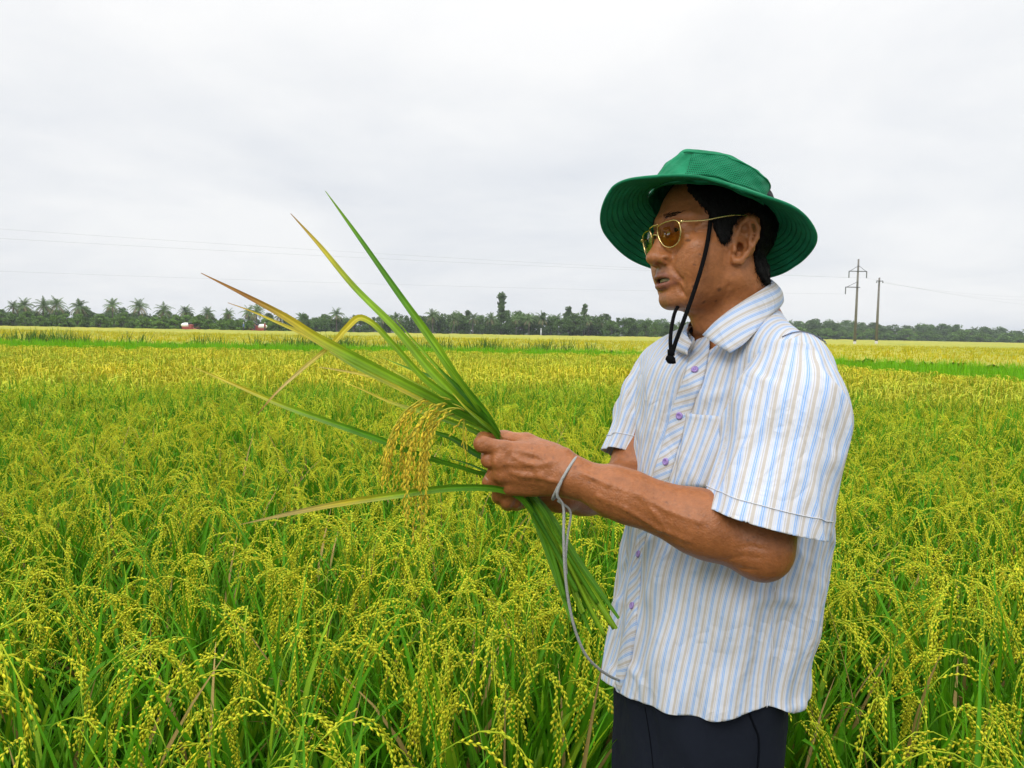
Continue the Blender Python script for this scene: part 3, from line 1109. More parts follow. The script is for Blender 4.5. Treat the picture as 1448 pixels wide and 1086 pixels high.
def pole(px, base_d, top_row, label, arms, foot):
    g = P(px, 486, base_d); h = P(px + (543 - top_row) * 0, top_row, base_d)[2]
    root = empty('utility_pole', (g[0], g[1], 0))
    tag(root, label, 'utility pole')
    mb = MB(); mb.tube([[0, 0, foot], [0, 0, h]], [.19, .11], 10); mb.build('shaft', m_conc, root)
    mb = MB(); mb.tube([[0, 0, -.2], [0, 0, foot]], [.205, .192], 10); mb.build('foot', m_pale, root)
    pts = []
    for zf, l, r_, brace, drop in arms:
        z = h - zf
        mb = MB()
        mb.box(((r_ - l) / 2, -.16, z), (l + r_, .09, .10))
        if brace:
            mb.tube([[-l * .9, -.16, z], [0, -.14, z + .75]], .03, 5)
            if r_ > .8: mb.tube([[r_ * .9, -.16, z], [0, -.14, z + .75]], .03, 5)
        mb.build('cross_arm', m_steel, root)
        for x in ([-l, r_] if r_ > .3 else [-l]):
            mb = MB()
            for q in range(6):
                mb.ball((x * .97, -.16, z - .1 - q * drop / 6), (.085, .085, drop / 10), 8, 5)
            mb.tube([[x * .97, -.16, z], [x * .97, -.16, z - drop]], .02, 5)
            mb.build('insulator', m_ins, root)
            pts.append(np.array([g[0] + x * .97, g[1] - .16, z - drop]))
    return root, pts, np.array([g[0], g[1], h])


_, tips, ptop = pole(1208.5, 106, 367, 'taller concrete utility pole with two braced cross arms, behind the left shoulder of the man', [(1.62, 1.28, 1.12, True, .85), (3.72, 1.65, .28, True, .9)], .9)
_, tips2, ptop2 = pole(1239, 105, 393, 'shorter utility pole with one small cross arm, right of the taller pole', [(.45, .42, .42, False, .15)], 1.0)


def wire(a, b, sag, label, rad=.007):
    s = np.linspace(0, 1, 60)
    p = np.asarray(a)[None] * (1 - s)[:, None] + np.asarray(b)[None] * s[:, None]
    p[:, 2] -= sag * 4 * s * (1 - s)
    mb = MB(); mb.tube(p, rad, 5)
    c = p[30]
    o = mb.build('power_line', m_wire, None, origin=c, loc=c)
    tag(o, label, 'power line', 'power lines across the sky')
    return o


def beyond(tip, px, row, d, k=1.28):
    q = P(px, row, d)
    return tip + (q - tip) * k


wire(tips[0], beyond(tips[0], 0, 318, 74), .55, 'highest power line, running from the upper arm of the taller pole to the left')
wire(tips[1], beyond(tips[1], 0, 331, 71), .55, 'power line just under the highest one, running left from the taller pole')
wire(tips[2], beyond(tips[2], 0, 378, 72), .5, 'faint lowest power line, running left from the lower arm of the taller pole', .006)
wire(tips[1], beyond(tips[1], 1448, 428, 150), .5, 'power line from the upper arm of the taller pole to the right edge')
wire(tips2[0], beyond(tips2[0], 1448, 417, 150), .6, 'upper power line from the shorter pole to the right edge')
wire(tips2[1], beyond(tips2[1], 1448, 421, 150), .7, 'second power line from the shorter pole, just under the upper one')

# ------------------------------------------------------------------ machines and people at the far edge
m_red = simple('red paint', (.27, .045, .035), .4, var=.2, vscale=3)
m_wht = simple('white paint', (.78, .78, .76), .4)
m_blk = simple('rubber track', (.02, .02, .02), .9)
m_gls = simple('dark cab glass', (.02, .025, .03), .1)


def harvester(px, d, label, flip, s=1.0):
    g = P(px, 470, d)
    root = empty('combine_harvester', (g[0], g[1], .12), 0 if not flip else math.pi)
    root.scale = (s, s, s)
    tag(root, label, 'harvester')

    def bev(o, w):
        m = o.modifiers.new('b', 'BEVEL'); m.width = w; m.segments = 2
    mb = MB(); mb.box((.1, 0, 1.0), (2.5, 1.5, .8)); mb.box((.95, 0, 1.65), (.9, 1.4, .6)); bev(mb.build('body', m_red, root, smooth=False), .12)
    mb = MB(); mb.box((1.9, 0, .75), (1.2, 1.0, .35), roty(.35)); mb.box((2.6, 0, .42), (.5, 2.0, .3)); bev(mb.build('header', m_red, root, smooth=False), .05)
    mb = MB()
    for k in range(5):
        a = k * 2 * math.pi / 5
        mb.tube([[2.65 + .38 * math.cos(a), -.95, .95 + .38 * math.sin(a)], [2.65 + .38 * math.cos(a), .95, .95 + .38 * math.sin(a)]], .035, 5)
    mb.build('reel', m_red, root)
    for sy in (-1, 1):
        mb = MB()
        pr = [(-1.1, .1), (-1.25, .35), (-1.0, .6), (.9, .6), (1.2, .35), (1.0, .1)]
        VV = [[x, sy * .62 + e, z] for e in (-.2, .2) for x, z in pr]
        QQ = [[i, (i + 1) % 6, 6 + (i + 1) % 6, 6 + i] for i in range(6)] + [[0, 5, 4, 3], [0, 3, 2, 1], [6, 7, 8, 9], [6, 9, 10, 11]]
        mb.add(VV, QQ)
        mb.build('track', m_blk, root, smooth=False)
    mb = MB(); mb.ball((-.35, 0, 1.75), (1.25, .85, .62), 20, 12); mb.build('hood', m_wht, root)
    mb = MB(); mb.box((.75, 0, 2.15), (.7, 1.2, .5)); bev(mb.build('cab_window', m_gls, root, smooth=False), .05)
    return root


harvester(265, 150, 'farther left small red and white harvester in front of the shrubs', False, .74)
harvester(369, 149, 'red and white harvester with people round it, right of the lone figure', True, .74)
m_fig = {}
for nm, c in (('blue', (.10, .16, .30)), ('white', (.62, .62, .60)), ('red', (.30, .05, .04)), ('skin', (.26, .12, .06)), ('dark', (.03, .03, .04))):
    m_fig[nm] = simple('far ' + nm + ' cloth', c, .8)


def figure(px, d, label, top, hat_c, z=0.12):
    g = P(px, 470, d)
    root_loc = np.array([g[0], g[1], z])
    A = lambda x, y, zz: np.array([x, y, zz])
    bd = Un(.05, [Cap(A(0, .09, .85), A(.02, .1, .05), .085, .055), Cap(A(0, -.09, .85), A(-.05, -.1, .05), .085, .055), Cap(A(0, 0, .9), A(0, 0, 1.35), .14, .15),
                  Cap(A(0, .18, 1.34), A(.06, .24, .82), .05, .035), Cap(A(0, -.18, 1.34), A(.12, -.22, .86), .05, .035), Cap(A(0, 0, 1.4), A(0, 0, 1.5), .05, .05), Ell(A(0, 0, 1.56), (.085, .08, .11))])
    v, q = surfnet(bd, .03)
    o = link('person', mesh_np('person', v, q), m_fig['skin'], None, root_loc)
    tag(o, label, 'person')
    v, q = surfnet(Un(.05, [Cap(A(0, 0, .92), A(0, 0, 1.34), .165, .175), Cap(A(0, .18, 1.34), A(.05, .235, .98), .07, .06), Cap(A(0, -.18, 1.34), A(.09, -.215, 1.0), .07, .06)]), .03)
    link('shirt', mesh_np('shirt', v, q), m_fig[top], o)
    v, q = surfnet(Un(.05, [Cap(A(0, .09, .85), A(.02, .1, .12), .105, .075), Cap(A(0, -.09, .85), A(-.05, -.1, .12), .105, .075)]), .03)
    link('trousers', mesh_np('trousers', v, q), m_fig['dark'], o)
    mb = MB(); mb.ball((0, 0, 1.66), (.11, .105, .07), 12, 8); mb.ball((0, 0, 1.63), (.2, .2, .018), 14, 6)
    mb.build('hat', m_fig[hat_c], o)


figure(344.5, 149, 'tiny far person in a blue top and white hat, alone between the two harvesters', 'blue', 'white', .35)
figure(374.5, 147.6, 'tiny far person in a white hat and red top beside the right harvester', 'red', 'white', .45)
figure(360, 148, 'tiny far person in dark clothes at the left end of the right harvester', 'dark', 'skin', .1)
# small white post before the trees
g = P(765, 470, 184)
mb = MB(); mb.tube([[0, 0, 0], [0, 0, 2.0]], [.13, .10], 8); mb.box((0, 0, 2.08), (.34, .34, .16)); mb.box((0, 0, .25), (.4, .4, .5))
tag(mb.build('concrete_post', m_wht, None, loc=(g[0], g[1], 0)), 'small white concrete post in front of the middle tree line', 'post')
# ------------------------------------------------------------------ the man
BASE = np.array([0.29, 1.235, 0.0])            # ground point between his feet


# head frame: x forward, y to his left (towards the camera), z up; millimetres
HYAW = math.radians(180 + 19)
HR = rotz(HYAW) @ roty(math.radians(3)) @ rotx(math.radians(4))
HC = P(1012, 352, 1.22)


def H(x, y, z):
    return HC + HR @ (np.array([x, y, z], float) * 0.001)


def hcap(a, b, ra, rb=None):
    return Cap(H(*a), H(*b), ra * .001, (ra if rb is None else rb) * .001)


def hell(c, r, R=None):
    M = HR if R is None else HR @ R
    return Ell(H(*c), np.array(r) * .001, M)


def hloc(p):
    return ((np.asarray(p) - HC) @ HR) * 1000.0


S_L, E_L, W_L = P(1130, 515, 1.085), P(1071, 768, .992), P(809, 674, 1.045)
SB_L = P(1110, 534, 1.092)
S_R, E_R, W_R = P(940, 530, 1.36), P(893, 693, 1.30), P(795, 697, 1.135)
NECK0 = P(1043, 468, 1.235)

# torso levels read from the silhouette: row, left, right, button line
ROWS = [(1050, 866, 1104, 880), (1015, 856, 1108, 870), (960, 854, 1114, 872), (900, 866, 1124, 884), (850, 877, 1137, 895),
        (785, 888, 1151, 906), (700, 897, 1156, 926), (650, 899, 1158, 941), (590, 901, 1152, 958), (525, 907, 1142, 975), (480, 918, 1136, 985)]
_lv = []
for py, xl, xr, xp in ROWS:
    d = 1.225
    s = FPX / d
    h_, o_ = (xr - xl) / 2 / s, ((xl + xr) / 2 - xp) / s
    r_ = 1.36
    Y = math.atan2(math.sqrt(max(h_ * h_ - o_ * o_, 1e-5)), r_ * o_)
    bb = o_ / math.cos(Y)
    c = P((xl + xr) / 2, py, d)
    view = math.atan2(c[0], c[1])
    _lv.append((c[2], c[0], c[1], r_ * bb, bb, Y - view))
_lv = np.array(sorted(_lv))
_zz = np.linspace(_lv[0, 0], _lv[-1, 0], 160)
_tab = np.stack([np.interp(_zz, _lv[:, 0], _lv[:, k]) for k in range(1, 6)], 1)
_ker = np.hanning(25); _ker /= _ker.sum()
_pad = np.pad(_tab, ((12, 12), (0, 0)), mode='edge')
_tab = np.stack([np.convolve(_pad[:, k], _ker, mode='valid') for k in range(5)], 1)


def torso_local(p):
    z = p[:, 2]
    v = [np.interp(z, _zz, _tab[:, k]) for k in range(5)]
    yaw = v[4]
    dx, dy = p[:, 0] - v[0], p[:, 1] - v[1]
    xf = -dx * np.cos(yaw) - dy * np.sin(yaw)
    xl = dx * np.sin(yaw) - dy * np.cos(yaw)
    return xf, xl, v[2], v[3], yaw


ZTOP = P(1040, 497, 1.225)[2]


def torso_fn(shrink, zlo, folds=False):
    def fn(p):
        xf, xl, a, b, yaw = torso_local(p)
        a, b = a - shrink, b - shrink
        e = 2.35
        k0 = (np.abs(xf / b) ** e + np.abs(xl / a) ** e) ** (1 / e)
        k1 = np.sqrt((xf / b ** 2) ** 2 + (xl / a ** 2) ** 2) / np.maximum(np.sqrt((xf / b) ** 2 + (xl / a) ** 2), 1e-6)
        d = (k0 - 1) / np.maximum(k1, 1e-6)
        if folds:
            th = np.arctan2(xl / a, xf / b)
            z = p[:, 2]
            low = np.clip((1.32 - z) / 0.35, 0, 1)
            f = 0.0042 * np.sin(9 * th + 3.2 * np.sin(3.1 * z * 2 + 1.0) + 1.5 * np.sin(th * 2 + z * 6)) * (0.25 + 0.75 * low)
            f += 0.0022 * np.sin(23 * th + 5 * np.sin(z * 9 + th * 1.5)) * (0.2 + 0.8 * low)
            f += 0.0028 * np.sin(34 * z + 4.0 * th + 2.0 * np.sin(5 * th)) * np.exp(-((z - 1.03) / 0.13) ** 2)
            f += 0.0046 * vnoise(p, 11.0, 3)
            cr = vnoise(p * np.array([1.0, 1.0, .42]) + .03 * vnoise(p, 9, 5)[:, None], 15.0, 14)
            f += 0.0046 * np.exp(-(cr / .17) ** 2)
            dg = p @ np.array([.55, .15, .80])
            f += 0.0030 * np.exp(-(np.sin(46 * dg + 2.2 * vnoise(p, 7, 31)) / .35) ** 2) * np.exp(-((z - 1.17) / .10) ** 2) * np.clip(th, 0, 1)
            d = d - f
        d = -smin(-d, -(p[:, 2] - ZTOP), 0.05)
        d = np.maximum(d, zlo - p[:, 2])
        return d
    cz = (zlo + ZTOP) / 2
    return Fn(fn, [0.30, 1.225, cz], math.hypot(0.25, (ZTOP - zlo) / 2 + 0.03))


# ---- skin: one continuous surface (head, neck, arms, hands, trunk, legs)
def ear(sgn):
    an = math.radians(30)
    o = np.array([11.0, sgn * 73.0, -10.0])
    dS, dT, dN = np.array([math.cos(an), -sgn * math.sin(an), .0]), np.array([-.10, 0, 1.0]), np.array([math.sin(an), sgn * math.cos(an), 0])
    E = lambda s, t, n: tuple(o + s * dS + t * dT + n * dN)
    Rm = np.stack([dS, dT / np.linalg.norm(dT), dN], 1)
    hx = [(5, 5, 0), (2, 19, 2), (-4, 33, 3), (-12, 40, 3.5), (-21, 37, 4), (-27, 26, 4), (-26, 12, 3), (-20, 0, 2), (-12, -11, 0), (-4, -20, 0), (4, -19, 0), (7, -11, -1)]
    hr = [2.6, 2.9, 3.1, 3.3, 3.3, 3.1, 2.9, 3.0, 3.8, 5.2, 4.4, 3.0]
    ch = [hcap(E(*a), E(*b), ra, rb) for a, b, ra, rb in zip(hx[:-1], hx[1:], hr[:-1], hr[1:])]
    ch.append(hell(E(-10, 11, -3.5), (15.5, 26, 3.2), Rm))
    ch.append(hell(E(-10, 11, -9), (9, 18, 7), Rm))
    ah = [(-15, 32, 0), (-18.5, 19, 1.5), (-15, 5, 1.5), (-8, -6, 0)]
    ch += [hcap(E(*a), E(*b), 2.7) for a, b in zip(ah[:-1], ah[1:])]
    ch.append(hcap(E(-4, 18, -1), E(5, 14, -1), 2.2, 2.6))
    ch.append(('-', hell(E(-6, 5, 1), (8, 11.5, 8), Rm), .0015))
    ch.append(('-', hell(E(-8, 27, 1), (6, 6, 4), Rm), .002))
    ch.append(hcap(E(5, 2, 2), E(5, -5, 2), 3.6, 3.8))
    return Un(.0035, ch), hell(E(-3, 1, -6), (5, 7, 11), Rm)


ears = [ear(1), ear(-1)]

lip_up = [(99.5, 0, -40), (97, 12, -41.5), (88, 24, -45.5), (82, 29, -48.5)]
lip_lo = [(97.5, 0, -55), (95, 11, -54.5), (87, 23, -51.5), (82, 29, -48.5)]
lip_nodes = []
for L, rr in ((lip_up, (4.6, 4.2, 3.0, 1.8)), (lip_lo, (6.0, 5.4, 3.6, 1.8))):
    for sgn in (1, -1):
        for i in range(3):
            a, b = L[i], L[i + 1]
            lip_nodes.append(hcap((a[0], sgn * a[1], a[2]), (b[0], sgn * b[1], b[2]), rr[i], rr[i + 1]))
lips = Un(.003, lip_nodes)

face = [hell((-4, 0, 42), (91, 74, 82)), ('+', hell((36, 0, -12), (55, 60, 84)), .028)]
for s in (1, -1):
    face += [('+', hcap((4, s * 49, -50), (66, s * 23, -73), 14, 14), .024),
             ('+', hcap((2, s * 56, 0), (4, s * 49, -50), 14), .022),
             ('+', hell((58, s * 46, -4), (24, 20, 15)), .016),
             ('+', hell((62, s * 36, -36), (22, 20, 26)), .022), ('+', hell((52, s * 44, -22), (24, 17, 24)), .024),
             ('+', hcap((86, s * 9, 42), (68, s * 46, 40), 10, 9), .012)]
face += [('+', hcap((81, -8, -75), (81, 8, -75), 15), .014), ('+', hell((76, 0, -42), (24, 30, 24)), .014)]
for s in (1, -1):
    face += [('-', hell((96, s * 33, 24), (17, 19, 11)), .010),
             ('+', hcap((84, s * 21, 10), (77, s * 42, 12), 5, 4), .008)]
face += [('+', hcap((86, 0, 30), (104, 0, -10), 7.5, 10), .009), ('+', hell((106, 0, -13), (13, 13.5, 11)), .006),
         ('+', hcap((92, 0, -8), (92, 0, -12), 13, 14), .010)]
for s in (1, -1):
    face += [('+', hell((95, s * 15.5, -16.5), (12, 9, 9.5)), .004), ('-', hell((104, s * 7.5, -24.5), (7, 4.2, 4.5)), .002),
             ('-', hcap((99, s * 20, -19), (84, s * 35, -50), 1.9), .0065), ('-', hcap((84, s * 35, -50), (74, s * 36, -66), 1.0), .007), ('-', hcap((80, s * 24, 4), (66, s * 46, 4), .8), .005), ('+', hell((60, s * 34, -62), (17, 14, 13)), .012),
             ('-', hcap((90, s * 27, -53), (80, s * 30, -68), 1.0), .006)]
face += [('+', lips, .0035), ('-', hcap((103, 0, -36), (103, 0, -28), 1.6), .004)]
face += [('-', hell((98, 0, -48), (16, 20, 3.2)), .0018)]
# eyelids: a ball with an almond slit
for s in (1, -1):
    face += [('+', hell((74, s * 31, 24), (14.5, 15, 13)), .004), ('-', hell((90, s * 32, 22.5), (9, 12.5, 2.2), rotx(s * -.06)), .0012)]
for z_, x_ in ((66, 89), (75, 87), (58, 92)):
    face.append(('-', hcap((x_ + 1, -26, z_ + 1), (x_ + 1, 26, z_ - 1), 1.0), .005))
for s in (1, -1):       # crow's feet, cheek and neck lines, bags under the eyes
    for a, b, r, k in [((68, 52, 22), (52, 63, 33), .5, .005), ((68, 53, 19), (51, 64, 22), .6, .005), ((67, 53, 15), (54, 61, 10), .4, .005), 
                       ((88, 22, 6), (76, 44, 5), .8, .004), ((12, 64, -42), (-4, 58, -84), .7, .006), ((4, 64, -44), (-14, 56, -84), .6, .006),
                       ((20, 60, -62), (26, 46, -100), .7, .007), ((92, 5, 50), (90, 6, 40), .8, .004), ((84, 30, -58), (78, 34, -74), .7, .005)]:
        face.append(('-', hcap((a[0], s * a[1], a[2]), (b[0], s * b[1], b[2]), r), k))
    face.append(('+', hcap((85, s * 24, 9), (78, s * 41, 11), 4.2, 3.6), .006))
head = Un(.020, face + [('+', e, .004) for e, _ in ears] + [('-', c, .002) for _, c in ears])
# moles stand proud of the skin
MOLES = [((33, 55, -68), 2.7), ((50, 50, -84), 1.9), ((31, 57, -83), 1.5), ((73, 49, -62), 1.8), ((80, 48, 4), 1.9), ((60, 60, 0), 1.2), ((70, 55, -18), 1.1), ((76, 46, -32), 1.3)]

neck = Un(.03, [Cap(H(-16, 0, -50), NECK0 + np.array([0.016, 0, .0]), .050, .056), Cap(NECK0, NECK0 + [0.0, 0.0, -.12], .052, .055),
                hcap((-30, 50, -40), (25, 22, -165), 15, 13), hcap((-30, -50, -40), (25, -22, -165), 15, 13),
                hell((34, 0, -108), (11, 11, 14))])


def arm(S, E, W, thick=1.0):
    up = E - S
    fo = W - E
    nu = np.cross(up, fo); nu /= np.linalg.norm(nu)
    back = np.cross(fo, nu); back /= np.linalg.norm(back)
    t = thick
    return Un(.02, [Cap(S, S + up * .35, .036 * t, .043 * t), Cap(S + up * .3, S + up * .85, .047 * t, .042 * t),
                    Cap(S + up * .8, E, .042 * t, .0375 * t),
                    Cap(E, E + fo * .30, .0385 * t, .0385 * t), Cap(E + fo * .25, E + fo * .75, .0395 * t, .0305 * t),
                    Cap(E + fo * .70, W, .0305 * t, .0255 * t),
                    ('+', Ell(E - fo / np.linalg.norm(fo) * .012 + up / np.linalg.norm(up) * .012, (.027, .027, .027)), .022)])


def digit(pts, r, k=.006):
    return Un(k, [Cap(pts[i], pts[i + 1], r[i], r[i + 1]) for i in range(len(pts) - 1)])


zp = lambda zx, zy, d: P(640 + zx / 4.935, 560 + zy / 4.935, d)       # pixel of the enlarged hand detail
Lm = [zp(360, 372, 1.052), zp(330, 455, 1.050), zp(345, 548, 1.055), zp(405, 630, 1.064)]       # knuckles
LF = [[Lm[0], zp(205, 335, 1.050), zp(215, 300, 1.078), zp(300, 300, 1.096)],
      [Lm[1], zp(255, 447, 1.056), zp(248, 420, 1.086), zp(310, 390, 1.103)],
      [Lm[2], zp(296, 530, 1.064), zp(300, 500, 1.090), zp(350, 470, 1.104)],
      [Lm[3], zp(365, 628, 1.072), zp(362, 600, 1.092), zp(400, 570, 1.103)]]
LFr = [(.0112, .0104, .0090, .0078), (.0112, .0100, .0088, .0078), (.0106, .0094, .0084, .0074), (.0094, .0082, .0074, .0066)]
Lw = [zp(770, 440, 1.050), zp(765, 500, 1.044), zp(765, 560, 1.045), zp(765, 620, 1.052)]
LT = [zp(700, 410, 1.064), zp(515, 325, 1.076), zp(365, 298, 1.090), zp(250, 275, 1.098)]
hand_l = Un(.010, [Cap(Lw[i], Lm[i], .016 if i < 3 else .015, .0118) for i in range(4)]
            + [Ell(zp(560, 500, 1.062), (.050, .017, .036), None), Cap(W_L, zp(640, 520, 1.056), .0255, .022)]
            + [('+', digit(LF[i], LFr[i]), .0018) for i in range(4)]
            + [('+', digit(LT, (.0155, .0125, .0105, .0085)), .008)]
            + [('+', Ell(Lm[i] + np.array([0, -.004, .001]), (.0105, .0095, .0105)), .006) for i in range(4)]
            + [('-', Cap(zp(395 + 70 * 0, 430 + 0, 1.034), zp(600, 455, 1.028), .0015), .008), ('-', Cap(zp(385, 520, 1.034), zp(600, 510, 1.028), .0015), .008)])
Rm = [zp(440, 640, 1.122), zp(470, 665, 1.130), zp(505, 690, 1.136), zp(545, 705, 1.14)]
RF = [[Rm[0], zp(330, 700, 1.108), zp(325, 690, 1.084), zp(370, 640, 1.074)],
      [Rm[1], zp(385, 745, 1.112), zp(380, 735, 1.086), zp(420, 680, 1.076)],
      [Rm[2], zp(445, 748, 1.116), zp(440, 738, 1.092), zp(480, 690, 1.082)],
      [Rm[3], zp(500, 735, 1.122), zp(500, 728, 1.10), zp(530, 690, 1.09)]]
RT = [zp(600, 620, 1.112), zp(450, 615, 1.092), zp(330, 612, 1.076), zp(250, 602, 1.066)]
hand_r = Un(.010, [Cap(W_R + np.array([-.01, 0, .006 * (1.5 - i)]), Rm[i], .016, .0115) for i in range(4)]
            + [Cap(W_R, zp(600, 660, 1.128), .025, .02)]
            + [('+', digit(RF[i], LFr[i]), .0035) for i in range(4)]
            + [('+', digit(RT, (.0145, .0120, .0112, .0090)), .008)])

def onshirt(p0, d, node=None, maxd=.5):
    """march a ray onto the cloth"""
    node = node or shirt_node
    p = np.asarray(p0, float).copy(); d = np.asarray(d, float); d = d / np.linalg.norm(d)
    tt = 0
    for _ in range(90):
        e = node.f(p[None], p, 1.0)[0]
        if e < .0003: break
        st_ = min(e * .7, .02)
        p = p + d * st_
        tt += st_
        if tt > maxd: return None
    return p


def cnormal(p, node=None):
    node = node or shirt_node
    e = .004
    g = [node.f((p + dv)[None], p, 1.0)[0] - node.f((p - dv)[None], p, 1.0)[0] for dv in np.eye(3) * e]
    g = np.array(g)
    return g / np.linalg.norm(g)


def from_cam(px, py, node=None):
    d = P(px, py, 1.0) - CAM
    return onshirt(CAM + d * .75, d, node, .9)


# veins, knuckle wrinkles and elbow lines lie on the skin they belong to
ARM_L = Un(.02, [('+', arm(SB_L, E_L, W_L), .02), ('+', hand_l, .010)])
zpx = lambda x, y: (640 + x / 4.935, 560 + y / 4.935)
detail = []


def on_arm(op, pts, r, k, sink):
    q = [from_cam(x, y, ARM_L) for x, y in pts]
    q = [p - cnormal(p, ARM_L) * sink for p in q if p is not None]
    for a_, b_ in zip(q[:-1], q[1:]):
        detail.append((op, Cap(a_, b_, r), k))


for v_, r_v in (([zpx(425, 425), zpx(520, 470), zpx(600, 482), zpx(660, 470), zpx(730, 455)], .0019), ([zpx(405, 530), zpx(500, 560), zpx(600, 565), zpx(690, 590), zpx(760, 600)], .0019),
              ([zpx(560, 472), zpx(590, 520), zpx(620, 562)], .0016), ([zpx(470, 380), zpx(560, 400), zpx(640, 440)], .0016),
              ([(822, 668), (860, 684), (905, 700), (945, 722), (990, 738)], .0021), ([(845, 702), (885, 720), (930, 748), (975, 765)], .0019), ([(905, 700), (925, 725), (945, 752)], .0016)):
    on_arm('+', v_, r_v, .005, r_v * .62)
for v_ in ([zpx(196, 305), zpx(190, 335), zpx(196, 365)], [zpx(212, 308), zpx(208, 335), zpx(212, 362)], [zpx(228, 312), zpx(226, 335), zpx(230, 358)],
           [zpx(248, 425), zpx(244, 447), zpx(250, 470)], [zpx(262, 425), zpx(259, 447), zpx(264, 470)],
           [zpx(340, 350), zpx(336, 372), zpx(342, 395)], [zpx(358, 350), zpx(354, 372), zpx(360, 395)], [zpx(376, 352), zpx(372, 372), zpx(378, 395)],
           [zpx(318, 440), zpx(314, 460), zpx(320, 478)], [zpx(336, 440), zpx(332, 460), zpx(338, 478)],
           [(1028, 792), (1050, 786), (1078, 790)], [(1040, 776), (1062, 772), (1086, 778)], [(1022, 806), (1045, 803), (1068, 806)]):
    on_arm('-', v_, .0006, .0035, -.0002)

HIP = _tab[0]
hipc = np.array([HIP[0], HIP[1], .80])
hf = np.array([-math.cos(HIP[4]), -math.sin(HIP[4]), 0])
hl = np.array([math.sin(HIP[4]), -math.cos(HIP[4]), 0])
FOOT = {s: BASE + hl * s * .11 + np.array([.02, 0, .075]) for s in (1, -1)}
legs = []
for s in (1, -1):
    hj = hipc + hl * s * .085 - [0, 0, .03]
    kn = (hj + FOOT[s]) / 2 + hf * .02
    legs += [Cap(hj, kn, .072, .052), Cap(kn, FOOT[s], .052, .038), Cap(FOOT[s] - [0, 0, .03], FOOT[s] - [0, 0, .04] + hf * .16, .036, .028)]
skin_node = Un(.02, [torso_fn(.045, .80), Cap(NECK0 - [0, 0, .02], SB_L, .035, .028), Cap(NECK0 - [0, 0, .02], S_R, .035, .028), Un(.03, legs)]
               + [('+', arm(SB_L, E_L, W_L), .02), ('+', arm(S_R, E_R, W_R), .02), ('+', neck, .02), ('+', head, .022),
                  ('+', hand_l, .010), ('+', hand_r, .010)] + detail)
V, Q = surfnet(skin_node, .0021)
V = relax(V, Q, 1, .35)


def lerp(a, b, t):
    return np.asarray(a) * (1 - t[:, None]) + np.asarray(b) * t[:, None]


# natural skin colour: tan, redder lips and cheeks, moles, freckles
_hd = np.clip((.19 - np.linalg.norm(V - HC, axis=1)) / .06, 0, 1)
skin_c = lerp(np.tile(np.array([.315, .112, .036]), (len(V), 1)), (.375, .142, .050), _hd)
nz = vnoise(V, 45, 5)
skin_c *= (1 + .045 * nz)[:, None]
lh = hloc(V)
dl = lips.f(V, lips.c, 1.0)
near_head = np.linalg.norm(V - HC, axis=1) < .16
t = np.clip(1 - (dl - .0002) / .0022, 0, 1) * near_head
skin_c = lerp(skin_c, (.20, .070, .052), .75 * t)
mouth = ((np.abs((lh[:, 0] - 92) / 13) ** 2 + np.abs(lh[:, 1] / 17) ** 2 + np.abs((lh[:, 2] + 48) / 4.5) ** 2) < 1) & (lh[:, 0] < 98.5)
skin_c[mouth] = (.05, .018, .015)
ch = np.exp(-(((lh[:, 0] - 70) / 26) ** 2 + ((np.abs(lh[:, 1]) - 45) / 22) ** 2 + ((lh[:, 2] + 8) / 20) ** 2)) * near_head
skin_c = lerp(skin_c, (.43, .165, .062), .5 * ch)
st = np.clip(1 - np.sqrt(((lh[:, 0] - 98) / 14) ** 2 + (lh[:, 1] / 24) ** 2 + ((lh[:, 2] + 33) / 9) ** 2), 0, 1) * near_head
skin_c = lerp(skin_c, (.19, .10, .062), np.clip(.9 * st * 2, 0, .55))
st = np.clip(1 - np.sqrt(((lh[:, 0] - 84) / 30) ** 2 + (lh[:, 1] / 34) ** 2 + ((lh[:, 2] + 82) / 16) ** 2), 0, 1) * near_head
skin_c = lerp(skin_c, (.22, .115, .068), np.clip(st, 0, .4))
bad = np.zeros(len(V))
for (c, r) in MOLES:
    dd = np.linalg.norm((lh - c)[:, [0, 2]], axis=1) + np.where(lh[:, 1] > 20, 0, 99)
    bad = np.maximum(bad, np.clip(1.6 - dd / r, 0, 1) * near_head)
skin_c = lerp(skin_c, (.06, .03, .02), .75 * np.clip(bad, 0, 1))
fr = np.random.default_rng(4)
arm_pts = [(W_L, E_L, .036, 26), (zp(420, 450, 1.04), W_L, .03, 16)]
for A_, B_, rr, nn in arm_pts:
    for _ in range(nn):
        c = A_ + (B_ - A_) * fr.uniform() + fr.normal(size=3) * rr * .55 + np.array([0, -rr, 0])
        r = fr.uniform(.0008, .0017)
        m = np.linalg.norm((V - c)[:, [0, 2]], axis=1) + np.where(V[:, 1] < c[1] + .05, 0, 9)
        skin_c = lerp(skin_c, (.15, .06, .03), .6 * np.clip(1.5 - m / r, 0, 1))
# paler palms and nails are left to the nails themselves

